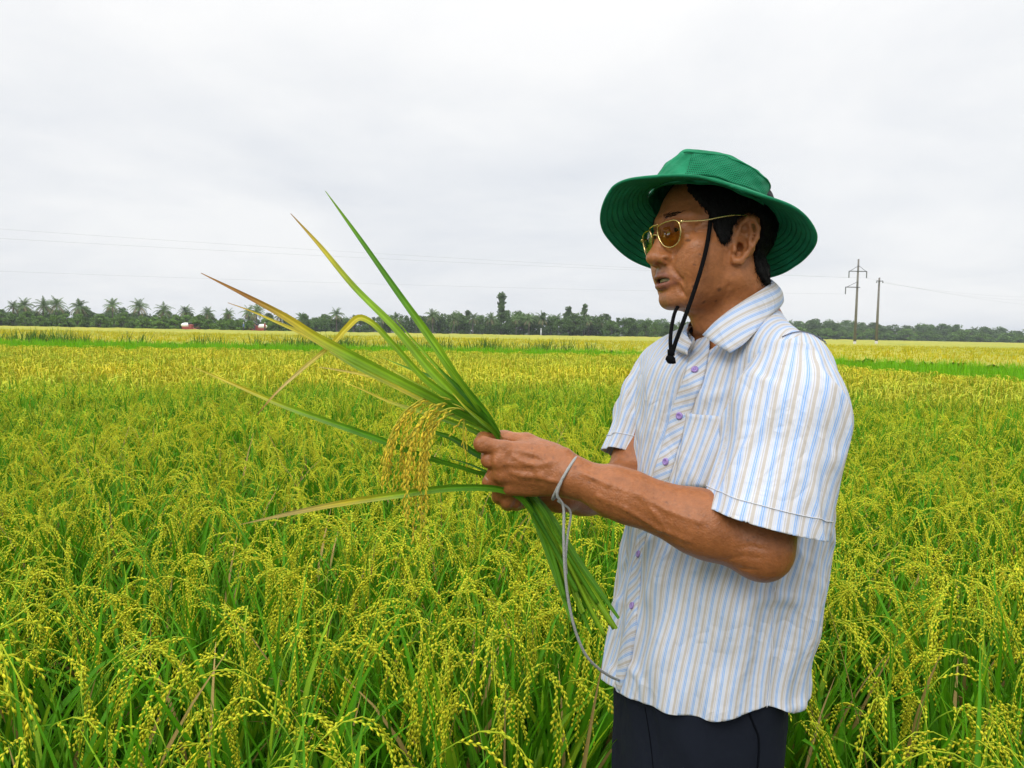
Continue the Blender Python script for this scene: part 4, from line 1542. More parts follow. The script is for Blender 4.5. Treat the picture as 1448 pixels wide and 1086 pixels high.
mskin, nt, b = material('skin')
at = nt.nodes.new('ShaderNodeAttribute'); at.attribute_name = 'col'
tc = nt.nodes.new('ShaderNodeTexCoord')
no = nt.nodes.new('ShaderNodeTexNoise'); no.inputs['Scale'].default_value = 130; no.inputs['Detail'].default_value = 7; no.inputs['Roughness'].default_value = .62
mr = nt.nodes.new('ShaderNodeMapRange'); mr.inputs['From Min'].default_value = .3; mr.inputs['From Max'].default_value = .7
mr.inputs['To Min'].default_value = .80; mr.inputs['To Max'].default_value = 1.14
sc_ = nt.nodes.new('ShaderNodeVectorMath'); sc_.operation = 'SCALE'
nt.links.new(tc.outputs['Object'], no.inputs['Vector']); nt.links.new(no.outputs['Fac'], mr.inputs['Value'])
nt.links.new(at.outputs['Color'], sc_.inputs[0]); nt.links.new(mr.outputs[0], sc_.inputs['Scale'])
nt.links.new(sc_.outputs[0], b.inputs['Base Color'])
b.inputs['Roughness'].default_value = .41
b.inputs['Specular IOR Level'].default_value = .38
b.inputs['Subsurface Weight'].default_value = .12
b.inputs['Subsurface Radius'].default_value = (.010, .004, .002)
b.inputs['Subsurface Scale'].default_value = .5
n2 = nt.nodes.new('ShaderNodeTexNoise'); n2.inputs['Scale'].default_value = 420; n2.inputs['Detail'].default_value = 3
n3 = nt.nodes.new('ShaderNodeTexNoise'); n3.inputs['Scale'].default_value = 190; n3.inputs['Detail'].default_value = 3
ad = nt.nodes.new('ShaderNodeMath'); ad.operation = 'ADD'
bp = nt.nodes.new('ShaderNodeBump'); bp.inputs['Strength'].default_value = .55; bp.inputs['Distance'].default_value = .0013
nt.links.new(tc.outputs['Object'], n2.inputs['Vector']); nt.links.new(tc.outputs['Object'], n3.inputs['Vector'])
nt.links.new(n2.outputs['Fac'], ad.inputs[0]); nt.links.new(n3.outputs['Fac'], ad.inputs[1])
nt.links.new(ad.outputs[0], bp.inputs['Height']); nt.links.new(bp.outputs['Normal'], b.inputs['Normal'])

person = link('person', mesh_np('person', V - BASE, Q, attrs={'col': skin_c}), mskin, None, BASE)
tag(person, 'man in a striped short sleeved shirt and green sun hat holding cut rice stalks', 'person')


def pchild(name, V, Q=None, T=None, mat=None, parent=None, smooth=True, attrs=None):
    return link(name, mesh_np(name, np.asarray(V) - BASE, Q, T, smooth, attrs), mat, parent or person)


def pmb(name, mb, mat, parent=None, smooth=True, color=False):
    return mb.build(name, mat, parent or person, smooth, BASE, color)


# ---- eyes, teeth, brows, nails
m_eye = simple('eye white', (.30, .26, .22), .3)
m_iris = simple('iris', (.018, .010, .007), .08)
m_teeth = simple('teeth', (.55, .46, .28), .25)
m_nail = simple('nail', (.36, .17, .095), .35)
m_hair = simple('black hair', (.005, .0045, .0045), .6, bump=.8, bscale=500, spec=.15)
for s in (1, -1):
    mb = MB(); mb.ball(H(73.5, s * 31, 24), .0127, 20, 14)
    eo = pmb('eye', mb, m_eye)
    mb = MB(); mb.ball(H(82.5, s * 30.5, 23), (.0058, .0058, .0058), 16, 10)
    pmb('iris', mb, m_iris, eo)
mb = MB()
for k in range(-4, 5):
    a = k * .17
    mb.box(H(70 + 22 * math.cos(a), 25 * math.sin(a), -45.2), (.0045, .0062, .0085), HR @ rotz(a))
te = pmb('teeth', mb, m_teeth)
bv = te.modifiers.new('b', 'BEVEL'); bv.width = .0012; bv.segments = 2
mb = MB()
r_ = np.random.default_rng(2)
for s in (1, -1):
    for k in range(70):
        u = r_.uniform()
        c = np.array([96 - 24 * u ** 1.6, s * (10 + 40 * u), 42 + 5 * math.sin(u * 2.6) - 2 * u + r_.normal() * 2.0])
        dv = np.array([-2 - 3 * u, s * (6 - 1 * u), 3.0 - 5.0 * u]) * r_.uniform(.8, 1.4)
        mb.tube([H(*c), H(*(c + dv * .6 + [.6, 0, 0])), H(*(c + dv))], [.0004, .0003, .0001], 4)
pmb('eyebrows', mb, m_hair)

# ---- hair: cap under the hat, sideburns, nape
_poly = np.array([(66, 80), (63, 66), (58, 54), (50, 42), (46, 28), (43, 12), (37, -2), (28, -6), (23, 4), (17, 20), (9, 32), (-6, 40), (-20, 40), (-31, 32), (-35, 16), (-32, 0), (-25, -16),
                  (-20, -30), (-22, -46), (-36, -60), (-70, -64), (-108, -30), (-112, 60), (-60, 140), (40, 135)], float)


def poly_sdf(p, pl):
    d = np.full(len(p), 1e9)
    inside = np.zeros(len(p), bool)
    for i in range(len(pl)):
        a, b_ = pl[i], pl[(i + 1) % len(pl)]
        e = b_ - a
        w = p - a
        t = np.clip((w @ e) / (e @ e), 0, 1)
        d = np.minimum(d, np.linalg.norm(w - t[:, None] * e, axis=1))
        c = (a[1] > p[:, 1]) != (b_[1] > p[:, 1])
        inside ^= c & (p[:, 0] < (b_[0] - a[0]) * (p[:, 1] - a[1]) / (b_[1] - a[1] + 1e-12) + a[0])
    return np.where(inside, -d, d)


_hb = Un(.02, face[:14] + [('+', neck, .02)])


def hair_fn(p):
    l = hloc(p)
    strand = np.sin(l[:, 0] * 2.1 + 1.2 * np.sin(l[:, 2] * .22) + .25 * l[:, 2]) * .6 + np.sin(l[:, 0] * 4.7 + l[:, 2] * .7) * .3
    d = _hb.f(p, _hb.c, 1.0) - (.0050 + .0011 * strand)
    q = poly_sdf(l[:, [0, 2]], _poly) * .001 + .0013 * np.sin(l[:, 0] * 1.9) + .0006 * np.sin(l[:, 0] * 4.3)
    return -smin(-d, -q, .006)


hv, hq = surfnet(Fn(hair_fn, H(-20, 0, 40), .16), .0022)
hair = pchild('hair', relax(hv, hq, 1, .3), hq, mat=m_hair)
hn = np.zeros_like(hv); _a = np.cross(hv[hq[:, 1]] - hv[hq[:, 0]], hv[hq[:, 3]] - hv[hq[:, 0]])
for k in range(4): np.add.at(hn, hq[:, k], _a)
hn /= np.linalg.norm(hn, axis=1)[:, None] + 1e-12
hlq = hloc(hv)
sel = np.flatnonzero((hlq[:, 2] < 62) & (np.abs(hlq[:, 1]) > 20) & (hlq[:, 1] > -60))
r_ = np.random.default_rng(8)
mb = MB()
for i in r_.choice(sel, 2600):
    p0, n0 = hv[i], hn[i]
    back = hlq[i, 0] < -5
    dl_ = np.array([-.35, 0, -1.0]) if not back else np.array([-.05, 0, -1.0])
    dw = HR @ (dl_ + r_.normal(size=3) * .22)
    dw = dw - n0 * (dw @ n0); dw /= np.linalg.norm(dw)
    L = r_.uniform(.006, .013)
    mb.tube([p0 - n0 * .0006, p0 + dw * L * .5 + n0 * .0010, p0 + dw * L + n0 * r_.uniform(-.0006, .0010)], [.0005, .00042, .00012], 3, cap=False)
edge = np.flatnonzero((poly_sdf(hlq[:, [0, 2]], _poly) > -5) & (hlq[:, 1] > 20))
for i in r_.choice(edge, 1100):
    p0, n0 = hv[i], hn[i]
    fwd = hlq[i, 0] > 35
    dw = HR @ (np.array([.25 if fwd else -.12, 0, -1.0]) + r_.normal(size=3) * .30)
    dw = dw - n0 * (dw @ n0); dw /= np.linalg.norm(dw)
    L = r_.uniform(.004, .0105)
    mb.tube([p0 - n0 * .001, p0 + dw * L * .5 - n0 * .0008, p0 + dw * L - n0 * .0030], [.00045, .0004, .00010], 3, cap=False)
pmb('hair_strands', mb, m_hair, hair)
# ---- fingernails
for pts, up in ((RT, np.array([-.1, -.6, .75])), (LT, np.array([-.2, -.35, .9]))):
    d = pts[3] - pts[2]; d /= np.linalg.norm(d)
    u = up - d * (up @ d); u /= np.linalg.norm(u)
    w = np.cross(d, u)
    R_ = np.stack([d, w, u], 1)
    m2 = MB(); m2.ball(pts[3] + d * .003 + u * .0062, (.0062, .0052, .0028), 12, 8, R=R_)
    pmb('fingernail', m2, m_nail)



# ---- striped cloth
def cloth(name, attr='su', period=.0172, tw=0.0):
    m, nt, b = material(name)
    at = nt.nodes.new('ShaderNodeAttribute'); at.attribute_name = attr
    tc = nt.nodes.new('ShaderNodeTexCoord')
    dv = nt.nodes.new('ShaderNodeMath'); dv.operation = 'DIVIDE'; dv.inputs[1].default_value = period
    wob = nt.nodes.new('ShaderNodeTexNoise'); wob.inputs['Scale'].default_value = 7; wob.inputs['Detail'].default_value = 1
    ws = nt.nodes.new('ShaderNodeMath'); ws.operation = 'MULTIPLY_ADD'; ws.inputs[1].default_value = .28
    fr = nt.nodes.new('ShaderNodeMath'); fr.operation = 'FRACT'
    nt.links.new(at.outputs['Fac'], dv.inputs[0])
    nt.links.new(tc.outputs['Object'], wob.inputs['Vector'])
    nt.links.new(wob.outputs['Fac'], ws.inputs[0]); nt.links.new(dv.outputs[0], ws.inputs[2])
    nt.links.new(ws.outputs[0], fr.inputs[0])
    r = nt.nodes.new('ShaderNodeValToRGB')
    r.color_ramp.interpolation = 'CONSTANT'
    W_, BE, B1, B2, LV = (.57, .58, .60), (.46, .42, .375), (.235, .385, .66), (.40, .505, .69), (.51, .52, .60)
    st = [(0, W_), (.05, BE), (.24, W_), (.28, LV), (.32, BE), (.36, W_), (.44, LV), (.49, B2), (.54, W_), (.57, B1), (.645, W_), (.68, B1), (.735, B2), (.78, W_), (.86, B2), (.89, W_), (.95, LV)]
    el = r.color_ramp.elements
    el[0].position, el[0].color = 0, (*W_, 1)
    el[1].position, el[1].color = st[1][0], (*BE, 1)
    for p_, c_ in st[2:]:
        e = el.new(p_); e.color = (*c_, 1)
    nt.links.new(fr.outputs[0], r.inputs['Fac'])
    nt.links.new(r.outputs['Color'], b.inputs['Base Color'])
    b.inputs['Roughness'].default_value = .8
    b.inputs['Specular IOR Level'].default_value = .15
    b.inputs['Sheen Weight'].default_value = .1
    n = nt.nodes.new('ShaderNodeTexNoise'); n.inputs['Scale'].default_value = 28; n.inputs['Detail'].default_value = 3
    n4 = nt.nodes.new('ShaderNodeTexNoise'); n4.inputs['Scale'].default_value = 700
    ma = nt.nodes.new('ShaderNodeMath'); ma.operation = 'MULTIPLY_ADD'; ma.inputs[1].default_value = .06
    bp = nt.nodes.new('ShaderNodeBump'); bp.inputs['Strength'].default_value = .55; bp.inputs['Distance'].default_value = .006
    nt.links.new(tc.outputs['Object'], n.inputs['Vector']); nt.links.new(tc.outputs['Object'], n4.inputs['Vector'])
    n5 = nt.nodes.new('ShaderNodeTexNoise'); n5.inputs['Scale'].default_value = 12; n5.inputs['Detail'].default_value = 2; n5.inputs['Distortion'].default_value = 1.6
    mpg = nt.nodes.new('ShaderNodeMapping'); mpg.inputs['Scale'].default_value = (1, 1, .5); mpg.inputs['Rotation'].default_value = (0, .35, 0)
    rdg = nt.nodes.new('ShaderNodeMath'); rdg.operation = 'PINGPONG'; rdg.inputs[1].default_value = .12
    m2a = nt.nodes.new('ShaderNodeMath'); m2a.operation = 'MULTIPLY_ADD'; m2a.inputs[1].default_value = 3.2
    nt.links.new(tc.outputs['Object'], mpg.inputs['Vector']); nt.links.new(mpg.outputs[0], n5.inputs['Vector']); nt.links.new(n5.outputs['Fac'], rdg.inputs[0])
    nt.links.new(n4.outputs['Fac'], ma.inputs[0]); nt.links.new(n.outputs['Fac'], ma.inputs[2])
    nt.links.new(rdg.outputs[0], m2a.inputs[0]); nt.links.new(ma.outputs[0], m2a.inputs[2])
    nt.links.new(m2a.outputs[0], bp.inputs['Height']); nt.links.new(bp.outputs['Normal'], b.inputs['Normal'])
    return m


m_shirt = cloth('striped cotton')
m_seam = simple('seam thread', (.10, .11, .16), .8)
SH = .0
trap = [Cap(NECK0 + np.array([.012, .0, -.012]), S_L + np.array([-.022, .01, .004]), .062, .046), Cap(NECK0 + np.array([.0, .01, -.016]), S_R + np.array([0, 0, .006]), .060, .050)]
shirt_node = Un(.045, [torso_fn(0, .70, True)] + trap)


hem_node = Un(.045, [torso_fn(0, .70, False)])
_hp = []
for x_, y_ in ((853, 958), (862, 968), (880, 980), (905, 993), (935, 1004), (970, 1013), (1005, 1017), (1040, 1012), (1064, 1003), (1085, 999), (1104, 1003), (1122, 1009)):
    p_ = from_cam(x_, y_, hem_node)
    if p_ is not None:
        l_ = torso_local(p_[None])
        _hp.append((math.degrees(math.atan2(l_[1][0] / l_[2][0], l_[0][0] / l_[3][0])), p_[2]))
_hp = np.array(sorted(_hp))
_md = np.array([np.median(_hp[max(0, i - 2):i + 3, 1]) for i in range(len(_hp))])
_hp = _hp[np.abs(_hp[:, 1] - _md) < .02]


def hem_z(xf, xl, a, b):
    th = np.degrees(np.arctan2(xl / a, xf / b))          # 0 front, +90 his left, 180 back
    return np.interp(th, np.concatenate([[-180, -120, -95, -60], _hp[:, 0], [_hp[-1, 0] + 40, 180]]), np.concatenate([[.83, .82, .83, .80], _hp[:, 1], [_hp[-1, 1] + .012, .83]]))


v, q = surfnet(shirt_node, .0034, lo=(.0, .95, .70), hi=(.65, 1.55, 1.50))
v = relax(v, q, 1, .3)
xf, xl, a_, b_, yw = torso_local(v)
neck_ax = (H(-14, 0, -50) - NECK0); neck_ax /= np.linalg.norm(neck_ax)
rel = v - (NECK0 + np.array([-.002, 0, .0]))
along = rel @ neck_ax
rad = np.linalg.norm(rel - along[:, None] * neck_ax, axis=1)
g_v = .5 * np.minimum(.030 - (1.372 - v[:, 2]) * 1.1 - np.abs(xl), (xf - .02))         # open top button
g_n = np.maximum(np.minimum(.070 - rad, along + .03), np.minimum(.1 - rad, along - .035))
gcut = np.maximum(np.maximum(hem_z(xf, xl, a_, b_) - v[:, 2], g_n), g_v)
su = np.arctan2(xl / a_, xf / b_) * .165
_w = np.clip((v[:, 2] - 1.29) / .07, 0, 1); _w = _w * _w * (3 - 2 * _w)
su = np.where(xf > 0, su * (1 - _w) + xl * 1.15 * _w, su)
v, q, (su,) = cut(v, q, gcut, (su,))
shirt = pchild('shirt', v, q, mat=m_shirt, attrs={'su': su})
so = shirt.modifiers.new('s', 'SOLIDIFY'); so.thickness = .0014; so.offset = -1


# sleeves: their own cloth tubes, open at the cuff
def sleeve(S, K, E, cuff_n, flare, nm, bulge=np.zeros(3)):
    ax = (K - S) / np.linalg.norm(K - S)
    ref = np.cross(ax, [0, 1.0, 0]); ref /= np.linalg.norm(ref)
    ref2 = np.cross(ax, ref)

    def fold(p):
        r = p - S
        t = r @ ax
        th = np.arctan2(r @ ref2, r @ ref)
        L = np.linalg.norm(K - S)
        return .0030 * np.sin(5 * th + 16 * t + 1.2 * np.sin(th * 2)) * np.clip(t / L + .25, 0, 1) + .0022 * vnoise(p, 13, 8) \
            + .0020 * np.sin(46 * t + 3.5 * th) * np.exp(-((t - .05) / .06) ** 2) \
            + .0042 * np.exp(-(vnoise(p * np.array([1, 1, .5]), 17.0, 41) / .17) ** 2)
    M_ = S + (K - S) * .32 + bulge
    core = Un(.04, [Cap(S, M_, flare[0], flare[1] * .93), Cap(M_, K + ax * .06, flare[1] * .93, flare[1] * 1.02)])
    node = Un(.01, [Fn(lambda p: core.f(p, core.c, 1.0) - fold(p), core.c, core.R + .01)])
    v, q = surfnet(node, .0032)
    v = relax(v, q, 1, .3)
    r = v - S
    th = np.arctan2(r @ ref2, r @ ref)
    v, q, (th, ) = cut(v, q, (v - K) @ cuff_n, (th,))
    o = pchild('sleeve', v, q, mat=m_shirt, parent=shirt, attrs={'su': th * .066})
    s_ = o.modifiers.new('s', 'SOLIDIFY'); s_.thickness = .0014; s_.offset = -1
    # cuff hem band and stitching
    mb = MB()
    rim = []
    for i in range(72):
        a = i * 2 * math.pi / 72
        w = math.cos(a) * ref + math.sin(a) * ref2
        c0 = K - ax * (((K - K) @ ax)) + w * .15
        c0 = c0 - ax * (((c0 - K) @ cuff_n) / (ax @ cuff_n))
        tgt = K + 0 * ax
        p = onshirt(c0, tgt - c0, node)
        rim.append(p if p is not None else tgt)
    rim = np.array(rim)
    W2 = rim - ax * .026
    out = []
    for p, i in zip(W2, range(72)):
        a = i * 2 * math.pi / 72
        w = math.cos(a) * ref + math.sin(a) * ref2
        pp = onshirt(p + w * .02, -w, node)
        out.append(pp + w * .0006 if pp is not None else p)
    out = np.array(out + [out[0]])
    mb.tube(out, .0006, 5)
    pmb('cuff_stitch', mb, m_shirt_plain, o)
    return o, node


m_shirt_plain = simple('white seam', (.58, .59, .62), .8)
K_L = P(1077, 736, .998)
cn = np.cross(P(1163, 757, 1.0) - P(1008, 716, 1.0), CF); cn /= np.linalg.norm(cn)
if cn @ (K_L - S_L) < 0: cn = -cn
sl_l, node_l = sleeve(P(1117, 527, 1.09), K_L, E_L, cn, (.056, .0765), 'near', np.array([.010, -.006, 0]))
K_R = P(893, 646, 1.325)
cn2 = (K_R - S_R) / np.linalg.norm(K_R - S_R) + np.array([.15, 0, 0]); cn2 /= np.linalg.norm(cn2)
sl_r, node_r = sleeve(S_R + np.array([0, -.0, -.002]), K_R, E_R, cn2, (.054, .050), 'far')

# armhole seam
both = Un(.001, [shirt_node, node_l])
sq = [from_cam(x, y, both) for x, y, _ in spline([(1106, 477, 0), (1118, 472, 0), (1132, 470, 0), (1146, 473, 0), (1160, 480, 0), (1172, 492, 0)], 26)]
sq = [p + cnormal(p, both) * .0012 for p in sq if p is not None]
mb = MB(); mb.tube(spline(np.array(sq), 40), .0007, 5); pmb('armhole_seam', mb, m_seam, shirt)
mb = MB()
seam = [(1103, 447), (1090, 470), (1072, 500), (1060, 535), (1050, 570), (1036, 605), (1030, 640)]
pts = [from_cam(x, y) for x, y in seam]
pts = [p + cnormal(p) * .0008 for p in pts if p is not None]
# ---- button band with slanted stripes, buttons, pocket
band_px = [(994, 478), (983, 525), (972, 560), (961, 592), (942, 652), (925, 705), (907, 770), (899, 825), (893, 870), (883, 915), (875, 955), (872, 966)]
bp_ = spline([(x, y, 0) for x, y in band_px], 60)
NB = 9
rows = []
wv = []
for i, (x, y, _) in enumerate(bp_):
    p = from_cam(x, y)
    if p is None: continue
    n = cnormal(p)
    rows.append((p, n))
bandV, bandU = [], []
for i, (p, n) in enumerate(rows):
    tdir = rows[min(i + 1, len(rows) - 1)][0] - rows[max(i - 1, 0)][0]
    tdir /= np.linalg.norm(tdir)
    side = np.cross(n, tdir); side /= np.linalg.norm(side)
    for j in range(NB):
        o = (j / (NB - 1) - .5) * .031
        q0 = p + side * o + n * .02
        pp = onshirt(q0, -n)
        if pp is None: pp = p + side * o
        edge = 0.0006 if j in (0, NB - 1) else .0022
        bandV.append(pp + n * edge)
        bandU.append(o * .75 + i * .0105 * .72)
bi, bj = np.meshgrid(np.arange(len(rows) - 1), np.arange(NB - 1), indexing='ij')
bq = np.stack([bi * NB + bj, bi * NB + bj + 1, (bi + 1) * NB + bj + 1, (bi + 1) * NB + bj], -1).reshape(-1, 4)
placket = pchild('button_band', bandV, bq, mat=m_shirt, parent=shirt, attrs={'su': np.array(bandU)})
so = placket.modifiers.new('s', 'SOLIDIFY'); so.thickness = .0012; so.offset = 1
m_btn = simple('purple button', (.30, .20, .48), .25)
for x, y in ((983, 524), (962, 588), (943, 653), (905, 784), (896, 857)):
    p = from_cam(x, y); n = cnormal(p)
    w = np.cross(n, [0, 0, 1.0]); w /= np.linalg.norm(w)
    R_ = np.stack([w, np.cross(n, w), n], 1)
    mb = MB()
    prof = [(.0, .0030), (.0022, .0030), (.0030, .0040), (.0046, .0040), (.0054, .0030), (.0054, .0016)]
    nn = 18
    for k, (r, z) in enumerate(prof):
        pass
    VV = np.array([[r * math.cos(t_), r * math.sin(t_), z] for r, z in prof for t_ in np.arange(nn) * 2 * math.pi / nn])
    QQ = [[i * nn + j, (i + 1) * nn + j, (i + 1) * nn + (j + 1) % nn, i * nn + (j + 1) % nn] for i in range(len(prof) - 1) for j in range(nn)]
    mb.add(VV @ R_.T + p + n * .001, QQ)
    for sx in (-1, 1):
        for sy in (-1, 1):
            mb.ball(p + n * .0042 + R_ @ np.array([sx * .0012, sy * .0012, 0]), .0006, 6, 4)
    pmb('button', mb, m_btn, shirt)

# breast pocket: a patch lying on the cloth
pk = [(972, 584), (1033, 592), (1022, 690), (953, 690)]
NU, NV = 16, 18
pv, pu = [], []
for i in range(NV):
    for j in range(NU):
        u, w = j / (NU - 1), i / (NV - 1)
        x = (pk[0][0] * (1 - u) + pk[1][0] * u) * (1 - w) + (pk[3][0] * (1 - u) + pk[2][0] * u) * w
        y = (pk[0][1] * (1 - u) + pk[1][1] * u) * (1 - w) + (pk[3][1] * (1 - u) + pk[2][1] * u) * w
        p = from_cam(x, y); n = cnormal(p)
        e = .0006 if (j in (0, NU - 1) or i == NV - 1) else .0036
        if i == 0: e = .0050
        pv.append(p + n * e)
        l = torso_local(p[None])
        pu.append(math.atan2(l[1][0] / l[2][0], l[0][0] / l[3][0]) * .165 + .006)
bi, bj = np.meshgrid(np.arange(NV - 1), np.arange(NU - 1), indexing='ij')
pq = np.stack([bi * NU + bj, (bi + 1) * NU + bj, (bi + 1) * NU + bj + 1, bi * NU + bj + 1], -1).reshape(-1, 4)
pocket = pchild('pocket', pv, pq, mat=m_shirt, parent=shirt, attrs={'su': np.array(pu)})
so = pocket.modifiers.new('s', 'SOLIDIFY'); so.thickness = .0012; so.offset = 1
mb = MB()
mb.tube([pv[4 * NU + j] + cnormal(pv[4 * NU + j]) * .0006 for j in range(NU)], .0006, 5)
pmb('pocket_stitch', mb, m_shirt_plain, shirt)
m_edge = simple('pocket edge shade', (.33, .36, .43), .85)  # stitch thread darkened, painting a faint shadow down the pocket sides
for col_ in (1, NU - 2):
    mb = MB(); mb.tube([pv[i * NU + col_] + cnormal(pv[i * NU + col_]) * .0006 for i in range(NV)], .0006, 5)
    pmb('pocket_stitch', mb, m_edge, shirt)
# side seam with gathered stitches
ss = [from_cam(x, y) for x, y in ((1096, 830), (1093, 870), (1092, 910), (1089, 950), (1086, 985), (1084, 1000))]
ss = [p + cnormal(p) * .0006 for p in ss if p is not None]
mb = MB(); mb.tube(spline(ss, 40), .0007, 5); pmb('side_seam', mb, m_shirt_plain, shirt)

# collar: stand and folded leaf, open at the throat
def collar_leaf(top_px, low_px, name, su0):
    """strip between the fold line and the free edge"""
    n = 40
    A = spline(np.array([P(*t) for t in top_px]), n)
    B = spline(np.array([P(*t) for t in low_px]), n)
    m = 8
    VV, U = [], []
    for i in range(n):
        for j in range(m):
            t_ = j / (m - 1)
            p = A[i] * (1 - t_) + B[i] * t_
            c = NECK0 + np.array([0, 0, .02])
            o = p - c; o[2] *= .3; o /= np.linalg.norm(o)
            p = p + o * .006 * math.sin(math.pi * t_) 
            VV.append(p); U.append(su0 + .62 * np.linalg.norm(A[i] - A[0]) * 0 + t_ * np.linalg.norm(B[i] - A[i]) * 1.0 + i * .0006)
    bi, bj = np.meshgrid(np.arange(n - 1), np.arange(m - 1), indexing='ij')
    qq = np.stack([bi * m + bj, bi * m + bj + 1, (bi + 1) * m + bj + 1, (bi + 1) * m + bj], -1).reshape(-1, 4)
    o = pchild(name, VV, qq, mat=m_shirt, parent=shirt, attrs={'su': np.array(U)})
    s_ = o.modifiers.new('s', 'SOLIDIFY'); s_.thickness = .003; s_.offset = 0
    return o


collar_leaf([(1006, 452, 1.34), (1045, 425, 1.32), (1084, 398, 1.275), (1088, 402, 1.20), (1072, 413, 1.155), (1042, 432, 1.125), (1012, 455, 1.118), (994, 474, 1.126)],
            [(1012, 480, 1.36), (1062, 445, 1.35), (1100, 425, 1.30), (1104, 432, 1.20), (1088, 448, 1.135), (1068, 470, 1.098), (1050, 488, 1.088), (1033, 499, 1.090)], 'collar', 0)
collar_leaf([(1010, 452, 1.34), (985, 458, 1.30), (974, 464, 1.25), (972, 474, 1.20), (979, 486, 1.160)],
            [(1000, 478, 1.36), (968, 482, 1.30), (956, 488, 1.24), (954, 494, 1.20), (972, 502, 1.145)], 'collar', .008)

# ---- trousers
m_tr, nt, b = material('dark navy cotton')
b.inputs['Base Color'].default_value = (.011, .0135, .021, 1)
b.inputs['Roughness'].default_value = .9
b.inputs['Specular IOR Level'].default_value = .08
tcx = nt.nodes.new('ShaderNodeTexCoord')
nx = nt.nodes.new('ShaderNodeTexNoise'); nx.inputs['Scale'].default_value = 26; nx.inputs['Detail'].default_value = 6
bx_ = nt.nodes.new('ShaderNodeBump'); bx_.inputs['Strength'].default_value = .5; bx_.inputs['Distance'].default_value = .006
nt.links.new(tcx.outputs['Object'], nx.inputs['Vector']); nt.links.new(nx.outputs['Fac'], bx_.inputs['Height']); nt.links.new(bx_.outputs[0], b.inputs['Normal'])


def pelvis(p):
    r = p - hipc
    x, y = r @ hf, r @ hl
    A_, B_ = .163, .116
    k0 = ((np.abs(x) / B_) ** 2.3 + (np.abs(y) / A_) ** 2.3) ** (1 / 2.3)
    th = np.arctan2(y / A_, x / B_)
    d = (k0 - 1) * .135 - .0025 * np.sin(7 * th + 14 * r[:, 2]) - .003 * vnoise(p, 14, 2) - .003 * np.exp(-(vnoise(p * np.array([1, 1, .5]), 16, 6) / .15) ** 2)
    return np.maximum(np.maximum(d, r[:, 2] - .09), -r[:, 2] - .16)


tl = []
for s in (1, -1):
    hj = hipc + hl * s * .085 - [0, 0, .13]
    kn = (hj + FOOT[s]) / 2 + hf * .015
    tl.append(Un(.04, [Cap(hj, kn, .088, .080), Cap(kn, FOOT[s] - [0, 0, .02], .082, .072)]))
v, q = surfnet(Un(.03, [Fn(pelvis, hipc - [0, 0, .04], .26)] + [('+', l_, .02) for l_ in tl]), .0045)
trousers = pchild('trousers', relax(v, q, 1, .4), q, mat=m_tr)
m_trs = simple('trouser seam', (.004, .005, .008), .9, spec=.05)
tr_node = Un(.03, [Fn(pelvis, hipc - [0, 0, .04], .26)] + [('+', l_, .02) for l_ in tl])
ps = [from_cam(x, y, tr_node) for x, y in ((1060, 1010), (1066, 1025), (1072, 1040), (1073, 1060), (1071, 1085), (1069, 1110))]
ps = [p for p in ps if p is not None]
mb = MB(); mb.tube(spline(np.array(ps), 30), .0016, 6); pmb('pocket_seam', mb, m_trs, trousers)
ps = [from_cam(x, y, tr_node) for x, y in ((912, 1000), (917, 1030), (921, 1060), (925, 1100))]
ps = [p for p in ps if p is not None]
mb = MB(); mb.tube(spline(np.array(ps), 30), .0010, 6); pmb('crease', mb, m_trs, trousers)
# ------------------------------------------------------------------ hat
HATR = HR @ rotx(math.radians(7)) @ roty(math.radians(-19))
HATO = H(6, -2, 62)


def HT(p):
    return HATO + (np.asarray(p, float) * .001) @ HATR.T


